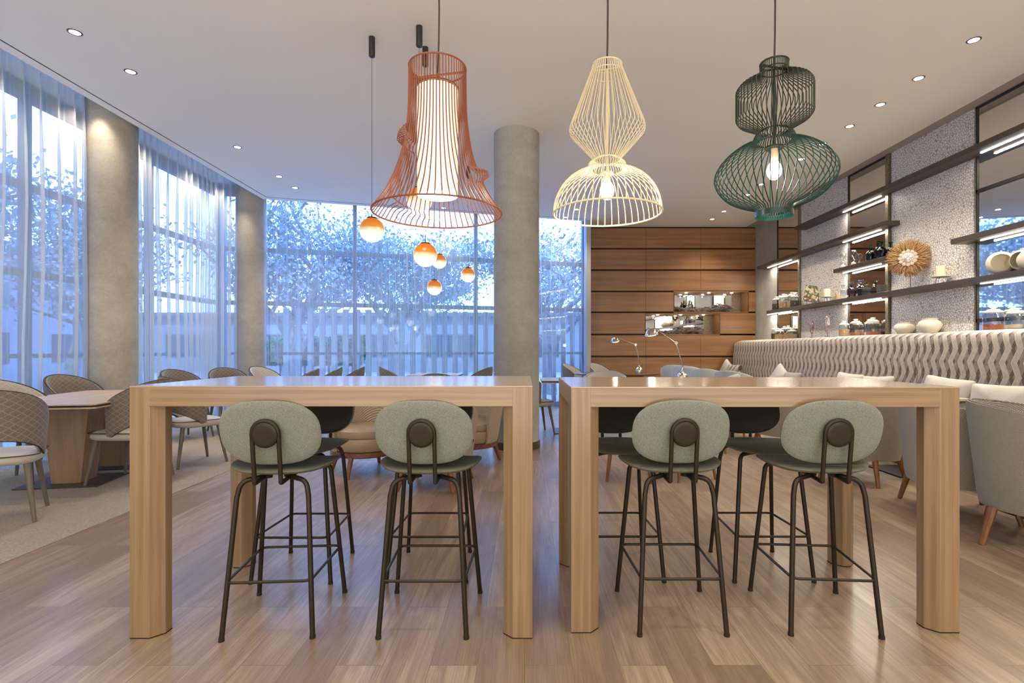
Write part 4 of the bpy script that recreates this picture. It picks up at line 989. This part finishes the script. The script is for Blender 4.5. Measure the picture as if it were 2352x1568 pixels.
LG_ = 1.405; SH = 1.974
make_jar('storage_jar', 4.88, 10.12, SH, 0.085, 0.26, 'grain_dark', 'leftmost lidded jar on the shelf in front of the far mirror')
make_jar('storage_jar', 4.92, 9.93, SH, 0.085, 0.29, 'grain_gold', 'second lidded jar on the far end of the lowest shelf, with golden seeds')
make_jar('storage_jar', 4.86, 9.78, SH, 0.095, 0.27, 'grain_gold', 'widest golden seed jar on the far end of the lowest shelf')
make_jar('storage_jar', 4.92, 9.62, SH, 0.085, 0.29, 'grain_gold', 'fourth lidded jar on the far end of the lowest shelf')
make_jar('storage_jar', 4.88, 9.44, SH, 0.08, 0.24, 'grain_dark', 'rightmost of the five jars on the far end of the lowest shelf')
make_jar('storage_jar', 4.90, 10.2, LG_, 0.085, 0.26, 'grain_dark', 'dark filled lidded jar on the ledge at the far mirror', 0.6)
make_jar('storage_jar', 4.86, 9.95, LG_, 0.09, 0.20, 'grain_gold', 'low golden jar on the ledge at the far mirror')
make_jar('storage_jar', 4.92, 9.75, LG_, 0.08, 0.25, 'grain_gold', 'tall jar on the ledge third from the walnut wall')
make_jar('storage_jar', 4.87, 9.52, LG_, 0.095, 0.18, 'grain_gold', 'squat lidded jar on the ledge nearest the glass masks')
make_jar('storage_jar', 4.88, 7.98, LG_, 0.078, 0.24, 'grain_gold', 'orange filled jar on the ledge, leftmost at the middle mirror')
make_jar('storage_jar', 4.88, 7.70, LG_, 0.085, 0.25, 'grain_red', 'taller ribbed jar with red grains on the ledge at the middle mirror', 0.3)
make_jar('storage_jar', 4.94, 7.50, LG_, 0.06, 0.23, 'grain_pale', 'small lidded jar at the back on the ledge at the middle mirror', 0.3)
make_jar('storage_jar', 4.88, 7.32, LG_, 0.088, 0.25, 'grain_red', 'wide jar on the ledge, rightmost at the middle mirror', 0.3)
make_jar('storage_jar', 4.89, 5.45, LG_, 0.09, 0.25, 'grain_red', 'red lentil jar on the ledge in front of the wide mirror', 0.35)
make_jar('storage_jar', 4.87, 5.17, LG_, 0.095, 0.21, 'grain_pale', 'pale oat jar on the ledge at the right edge', 0.3)
make_jar('storage_jar', 4.93, 5.02, LG_, 0.09, 0.27, 'grain_gold', 'taller jar behind the pale oat jar at the right edge', 0.3)
# ledge pots
for i, (y, r, h) in enumerate(((6.72, 0.115, 0.15), (6.30, 0.125, 0.175))):
    b = BM(); lathe(b, [(0, 0), (r*0.6, 0), (r*0.95, h*0.35), (r, h*0.55), (r*0.85, h*0.78), (r*0.60, h*0.88), (r*0.66, h), (r*0.60, h), (r*0.54, h*0.88), (r*0.5, h*0.5), (0, h*0.45)], 36)
    o = obj('ceramic_pot', b, 'ceramic'); o.location = (4.885, y, LG_); tag(o, ['smaller round ivory pot on the ledge', 'larger round ivory pot on the ledge, right of its twin'][i], 'pot', 'ivory pots on the ledge')
# shelf pots with handle
for i, (x, y, r, a) in enumerate(((4.90, 5.38, 0.118, 0.9), (4.93, 5.15, 0.11, 0.3), (4.88, 5.04, 0.10, 1.2))):
    t = thing('handled_pot', ['ivory round pot with a wire handle on the right shelf, its mouth towards the room', 'ivory pot behind its neighbour on the right shelf', 'ivory pot cut by the right edge of the frame'][i], 'pot', (x, y, SH+r), a, 'ivory handled pots on the shelf')
    b = BM(); P = [(0, -r), (r*0.5, -r*0.92), (r*0.86, -r*0.6), (r, 0), (r*0.90, r*0.5), (r*0.74, r*0.78), (r*0.70, r*0.80), (r*0.84, r*0.45), (r*0.92, 0), (r*0.78, -r*0.58), (0, -r*0.9)]
    lathe(b, P, 36); bmesh.ops.rotate(b, verts=b.verts, matrix=Matrix.Rotation(PI/2, 3, 'Y') @ Matrix.Identity(3)); bmesh.ops.scale(b, verts=b.verts, vec=(-1, 1, 1)); obj('pot_body', b, 'ceramic', t)
    b = BM(); tube(b, [(-r*0.72, 0, r*0.70), (-r*0.5, 0, r*1.0), (0, 0, r*1.06), (r*0.2, 0, r*1.02)], 0.004, 6); tube(b, [(r*0.2+0.014*math.cos(q*PI/6), 0, r*0.94+0.014*math.sin(q*PI/6)) for q in range(12)], 0.004, 6, closed=True); obj('wire_handle', b, 'trimgold', t)
# candle on stands
def candle_stand(x, y, z, r, h, cr, ch, label, clabel, tripod=True):
    t = thing('candle_stand', label, 'stand', (x, y, z))
    b = BM(); lathe(b, [(0, h-0.008), (r*0.98, h-0.008), (r, h-0.003), (r, h), (0, h)], 36); obj('plate', b, 'shell', t)
    for k in range(5):
        a = 2*PI*k/5; b = BM(); tube(b, [(r*0.35*math.cos(a), r*0.35*math.sin(a), h-0.008), (r*0.52*math.cos(a), r*0.52*math.sin(a), 0)], 0.004, 6); obj('leg', b, 'chrome', t)
    b = BM(); lathe(b, [(0, 0), (cr, 0), (cr, ch-0.006), (cr*0.92, ch), (cr*0.4, ch-0.006), (0, ch-0.008)], 28); o = obj('candle', b, 'candle'); o.location = (x, y, z+h+0.0005); tag(o, clabel, 'candle', 'ivory pillar candles')
candle_stand(4.88, 6.13, SH, 0.095, 0.085, 0.045, 0.125, 'pale round candle stand right of the raffia ornament', 'ivory pillar candle right of the raffia ornament')
candle_stand(4.87, 8.42, SH, 0.085, 0.08, 0.05, 0.125, 'pale round candle stand beside the pebble mosaic', 'ivory pillar candle beside the pebble mosaic')
# mosaic on easel
t = thing('mosaic_panel', 'leaning pebble mosaic panel on a small easel', 'ornament', (4.88, 8.85, SH), -0.45)
b = BM(); box(b, -0.15, 0.15, -0.01, 0.01, 0, 0.30); o = obj('mosaic_board', b, 'mosaic', t, bevel=0.004); o.rotation_euler = (-0.35, 0.18, 0); o.location = (0, 0, 0.035)
b = BM(); tube(b, [(-0.09, -0.05, 0), (-0.08, 0.04, 0.18)], 0.004, 6); tube(b, [(0.09, -0.05, 0), (0.08, 0.04, 0.18)], 0.004, 6); tube(b, [(0, 0.10, 0.0), (0, 0.045, 0.18)], 0.004, 6); obj('easel', b, 'blackp', t)
b = BM(); lathe(b, [(0, 0.001), (0.03, 0.001), (0.034, 0.09), (0.031, 0.09), (0.028, 0.008), (0, 0.008)], 20); o = obj('tumbler', b, 'grain_gold'); o.location = (4.88, 8.15, SH); tag(o, 'small amber patterned tumbler right of the mosaic candle', 'glass')
# decanters
def lathe_obj(name, prof_, mat, loc, label, cat, group=None, seg=24, sx=1, sy=1, rz=0):
    b = BM(); lathe(b, prof_, seg, sx=sx, sy=sy); o = obj(name, b, mat); o.location = loc; o.rotation_euler = (0, 0, rz); return tag(o, label, cat, group)
for i, (x, y, h) in enumerate(((4.86, 7.98, 0.22), (4.90, 7.83, 0.25), (4.94, 7.70, 0.22), (4.88, 7.58, 0.25))):
    t = thing('decanter', ['first', 'second', 'third', 'fourth'][i]+' crystal decanter from the left on the lowest shelf', 'decanter', (x, y, SH), 0.3, 'crystal decanters')
    b = BM(); r = 0.055; lathe(b, [(0, 0.002), (r*1.1, 0.002), (r*1.15, 0.01), (r*1.15, h*0.52), (r*0.8, h*0.60), (r*0.28, h*0.66), (r*0.26, h*0.78), (r*0.5, h*0.80)], 4+4*(i % 2)); obj('glass_body', b, 'smokeglass' if i % 2 else 'glass', t)
    b = BM(); lathe(b, [(0, h*0.79), (r*0.3, h*0.80), (r*0.62, h*0.92), (r*0.60, h*0.98), (0, h)], 8); obj('stopper', b, 'glass', t)
t = thing('glass_tank', 'low clear glass box right of the decanters', 'glass box', (4.88, 7.30, SH))
b = BM()
for a_ in ((-0.07, 0.07, -0.16, -0.155), (-0.07, 0.07, 0.155, 0.16), (-0.07, -0.065, -0.155, 0.155), (0.065, 0.07, -0.155, 0.155)): box(b, *a_, 0.001, 0.12)
obj('glass_walls', b, 'glass', t)
b = BM(); lathe(b, [(0, 0.12), (0.012, 0.125), (0.014, 0.137), (0, 0.145)], 12); o = obj('glass_knob', b, 'white', t)
# hourglasses and bottles on short shelf
S3 = 2.446
HG = [(0, 0.0), (0.042, 0.0), (0.044, 0.012), (0.030, 0.016), (0.038, 0.05), (0.030, 0.085), (0.006, 0.108), (0.030, 0.135), (0.044, 0.175), (0.038, 0.205), (0.020, 0.222), (0, 0.224)]
for i, y in enumerate((7.98, 7.72)):
    t = thing('hourglass', ['left glass hourglass on the short shelf', 'right glass hourglass on the short shelf'][i], 'hourglass', (4.86, y, S3), 0, 'glass hourglasses')
    b = BM(); lathe(b, HG[3:], 24); obj('glass_bulbs', b, 'glass', t)
    b = BM(); lathe(b, HG[:4], 24); obj('base', b, 'shell', t)
    b = BM(); lathe(b, [(0, 0.017), (0.030, 0.018), (0.032, 0.035), (0, 0.062)], 20); obj('sand', b, 'white', t)
BT = [(0, 0.001), (0.05, 0.001), (0.055, 0.01), (0.055, 0.10), (0.045, 0.125), (0.020, 0.145), (0.018, 0.20), (0.028, 0.21), (0.028, 0.215), (0.015, 0.215)]
for i, (x, y, k) in enumerate(((4.87, 7.36, 0.95), (4.90, 7.24, 1.12), (4.87, 7.12, 0.98), (4.92, 7.02, 0.85))):
    lathe_obj('glass_bottle', [(r, z*k*1.08) for r, z in BT], 'greenglass', (x, y, S3), ['leftmost', 'tallest', 'third', 'rightmost, shortest'][i]+' dark green glass bottle on the short shelf', 'bottle', 'green glass bottles')
# glass masks
def mask(y, w, h, label, crown):
    t = thing('glass_mask', label, 'ornament', (4.88, y, LG_), -0.5, 'carved glass masks on the ledge')
    b = BM(); tube(b, [(0, 0, 0), (0, 0, 0.08)], 0.004, 6); lathe(b, [(0, 0), (0.035, 0), (0.035, 0.008), (0, 0.01)], 20); obj('stand', b, 'blackp', t)
    b = BM()
    def cb(u, v, n):
        s = 1-0.35*(0.5-v/h) if not crown else 1-0.45*(0.5-v/h)
        nose = 0.022*math.exp(-((u/0.010)**2)-((v+0.01)/0.03)**2); eye = -0.012*sum(math.exp(-(((u-q*0.02)/0.010)**2)-((v-0.025)/0.010)**2) for q in (-1, 1))
        mouth = -0.008*math.exp(-((u/0.014)**2)-((v+0.055)/0.006)**2)
        f = nose+eye+mouth if n > 0 else 0
        return (u*s, -(n+f)-0.0, 0.06+h/2+v)
    pad(b, w, h, 0.05, cb, 2.6 if crown else 2.0, 32, 9, 3); obj('mask_face', b, 'maskglass', t)
mask(8.88, 0.085, 0.235, 'pointed oval glass mask on the ledge, left of the pair', False)
mask(8.42, 0.105, 0.28, 'taller crowned glass mask on the ledge, right of the pair', True)
# raffia ornament
t = thing('raffia_ornament', 'round golden raffia and shell ornament on a black stand', 'ornament', (4.85, 6.57, SH), 0)
hd = Vector((-0.72, -0.69, 0)).normalized(); sd = Vector((hd.y, -hd.x, 0)); upv = Vector((0, 0, 1)); ctr = Vector((-0.02, 0, 0.375))
rr = random.Random(5); b = BM()
for k in range(620):
    a = rr.uniform(0, 2*PI); r0 = rr.uniform(0.06, 0.13); r1 = rr.uniform(0.19, 0.255); dz = rr.uniform(-0.02, 0.03); cv = rr.uniform(-0.25, 0.25)
    def Q(r, aa, n): return ctr+sd*(r*math.cos(aa))+upv*(r*math.sin(aa))+hd*n
    tube(b, [Q(r0, a, 0.01+dz), Q((r0+r1)/2, a+cv*0.4, 0.022+dz), Q(r1, a+cv, dz-0.005)], [0.0035, 0.0045, 0.0015], 4)
obj('raffia_fringe', b, 'raffia', t)
b = BM()
for k in range(12):
    a = 2*PI*k/12
    c0 = ctr+sd*(0.084*math.cos(a))+upv*(0.084*math.sin(a))+hd*0.045
    pad(b, 0.045, 0.045, 0.014, lambda u, v, n: c0+sd*u+upv*v+hd*n, 2, 14, 3)
pad(b, 0.14, 0.14, 0.02, lambda u, v, n: ctr+hd*(0.045+n)+sd*u+upv*v, 2, 32, 5)
obj('shell_rosette', b, 'shell', t)
b = BM(); pad(b, 0.11, 0.11, 0.03, lambda u, v, n: ctr+hd*(0.052+n*0.7)+sd*u+upv*v, 2, 28, 5); obj('patterned_centre', b, 'wallpaper', t)
b = BM(); tube(b, [(0.01, 0.01, 0), (0.01, 0.01, 0.37)], 0.004, 6); lathe(b, [(0, 0), (0.04, 0), (0.04, 0.006), (0, 0.008)], 20); obj('stand', b, 'blackp', t)

# ------------------------------------------------------------------ outdoors
b = BM(); box(b, -60, 40, 12.2, 80, -0.35, -0.25); box(b, -60, -6.3, -20, 12.2, -0.35, -0.25); struct('ground', b, 'paving', 'street paving outside the windows', 'ground')
ORD = 'first second third fourth fifth sixth seventh eighth ninth tenth eleventh twelfth thirteenth fourteenth fifteenth sixteenth seventeenth'.split()
for k in range(34):
    x = 2.9-0.262*k*(1 if k < 17 else 1.0); y = 14.0+0.27*(x+0.6)
    b = BM(); box(b, -0.06, 0.06, -0.05, 0.05, -0.25, 2.20); o = obj('fence_post', b, 'post', bevel=0.004); o.location = (x, y, 0)
    tag(o, f'grey fence post outside the slanting window, {ORD[k]} from its right end' if k < 17 else f'grey fence post outside the slanting window, {ORD[33-k]} from its left end', 'fence post', 'row of fence posts outside')
def tree(x, y, seed, h, label, lean=(0, 0), nleaf=5200, tr=0.20, fork=2.3):
    rr = random.Random(seed); t = thing('tree', label, 'tree', (x, y, -0.25), 0, 'trees outside the windows')
    b = BM(); tips = []
    def branch(p, d, L, r, lev):
        pts = [p]; n = 5; q = p.copy(); dd = d.copy()
        for i in range(n):
            dd = (dd+Vector((rr.uniform(-1, 1), rr.uniform(-1, 1), rr.uniform(-0.5, 0.8)))*0.16).normalized(); q = q+dd*(L/n); pts.append(q.copy())
            if lev >= 2: tips.append(q.copy())
        tube(b, pts, [r*(1-0.5*i/n) for i in range(n+1)], 6 if lev else 10)
        if lev < 4:
            for _ in range(3 if lev < 3 else 2):
                s = rr.uniform(0.45, 1.0); base = pts[max(1, int(s*n))]
                a = rr.uniform(0, 2*PI); nd = (dd*0.6+Vector((math.cos(a), math.sin(a), rr.uniform(-0.1, 0.7)))*0.9).normalized()
                branch(base.copy(), nd, L*rr.uniform(0.6, 0.85), r*0.52, lev+1)
    branch(Vector((0, 0, 0)), Vector((lean[0], lean[1], 1)).normalized(), fork+0.25, tr, 0)
    b0 = [Vector((lean[0]*fork, lean[1]*fork, fork))]
    for a in (0.2, 2.3, 4.0, 5.2): branch(b0[0].copy(), Vector((math.cos(a)*0.9, math.sin(a)*0.5, 0.75)).normalized(), h*0.42, tr*0.6, 1)
    obj('trunk', b, 'bark', t)
    b = BM()
    for k in range(nleaf):
        c = rr.choice(tips)+Vector((rr.gauss(0, 0.30), rr.gauss(0, 0.30), rr.gauss(0.05, 0.22)))
        if c.z < 2.0: continue
        s = rr.uniform(0.035, 0.085); u = Vector((rr.uniform(-1, 1), rr.uniform(-1, 1), rr.uniform(-1, 1))).normalized(); v = u.orthogonal().normalized()
        b.faces.new([b.verts.new(c+u*s), b.verts.new(c+v*s*0.6), b.verts.new(c-u*s), b.verts.new(c-v*s*0.6)])
    o = obj('foliage', b, 'leaf', t, smooth=False); o['kind'] = 'stuff'
tree(-7.6, 16.5, 11, 5.2, 'tree with a thick leaning trunk outside the blue curtain', (0.25, 0), 10000, 0.26, 2.6)
tree(-4.4, 18.0, 12, 5.0, 'tree forking low behind the hanging globes', (0.05, 0), 9500, 0.22, 2.5)
tree(0.9, 17.0, 13, 5.0, 'tree outside beside the walnut wall', (0, 0), 8000, 0.18, 2.4)
tree(-12.5, 10.0, 14, 5.5, 'tree outside the left window, nearer the corner', (0.1, 0), 6000, 0.24, 2.6)
tree(-13.5, 15.5, 15, 5.5, 'tree outside the left window, farther off', (0.1, 0), 6000, 0.24, 2.6)
tree(-11.0, 6.2, 16, 5.0, 'tree outside the window at the far left edge', (0.1, 0), 5500, 0.2, 2.8)
def building(x0, x1, y0, y1, H, label, face='S', rows=3, cols=8):
    t = thing('building', label, 'building', ((x0+x1)/2, (y0+y1)/2, -0.25)); hx, hy = (x1-x0)/2, (y1-y0)/2
    b = BM(); box(b, -hx, hx, -hy, hy, 0, H); obj('wall', b, 'facade', t)
    b = BM(); box(b, -hx-0.4, hx+0.4, -hy-0.4, hy+0.4, H, H+0.25); obj('roof', b, 'post', t)
    for r in range(rows):
        for c in range(cols):
            b = BM(); z = 1.0+r*(H-1)/rows
            if face == 'S': cx = -hx+(c+0.5)*2*hx/cols; box(b, cx-hx/cols*0.6, cx+hx/cols*0.6, -hy-0.05, -hy+0.05, z, z+(H-1)/rows*0.55)
            else: cy = -hy+(c+0.5)*2*hy/cols; box(b, hx-0.05, hx+0.05, cy-hy/cols*0.6, cy+hy/cols*0.6, z, z+(H-1)/rows*0.55)
            obj('window', b, 'facadeglass', t)
    return t
building(-30, 20, 34, 40, 3.6, 'long low building across the street behind the fence', 'S', 1, 9)
building(-27, -17, -2, 22, 4.7, 'building seen through the left curtains', 'E', 2, 6)
t = thing('hedge', 'clipped green hedge outside the blue curtain', 'hedge', (-8.2, 19.5, -0.25))
rr = random.Random(3); b = BM()
for k in range(2600):
    c = Vector((rr.uniform(-2.2, 2.2), rr.uniform(-0.5, 0.5), rr.uniform(0.9, 1.9))); s = 0.09; u = Vector((rr.uniform(-1, 1), rr.uniform(-1, 1), rr.uniform(-1, 1))).normalized(); v = u.orthogonal()
    b.faces.new([b.verts.new(c+u*s), b.verts.new(c+v*s), b.verts.new(c-u*s), b.verts.new(c-v*s)])
obj('foliage', b, 'hedge', t, smooth=False)
b = BM(); [tube(b, [(x, 0, 0), (x, 0, 1.4)], 0.05, 6) for x in (-1.8, -0.9, 0, 0.9, 1.8)]; obj('stem', b, 'bark', t)
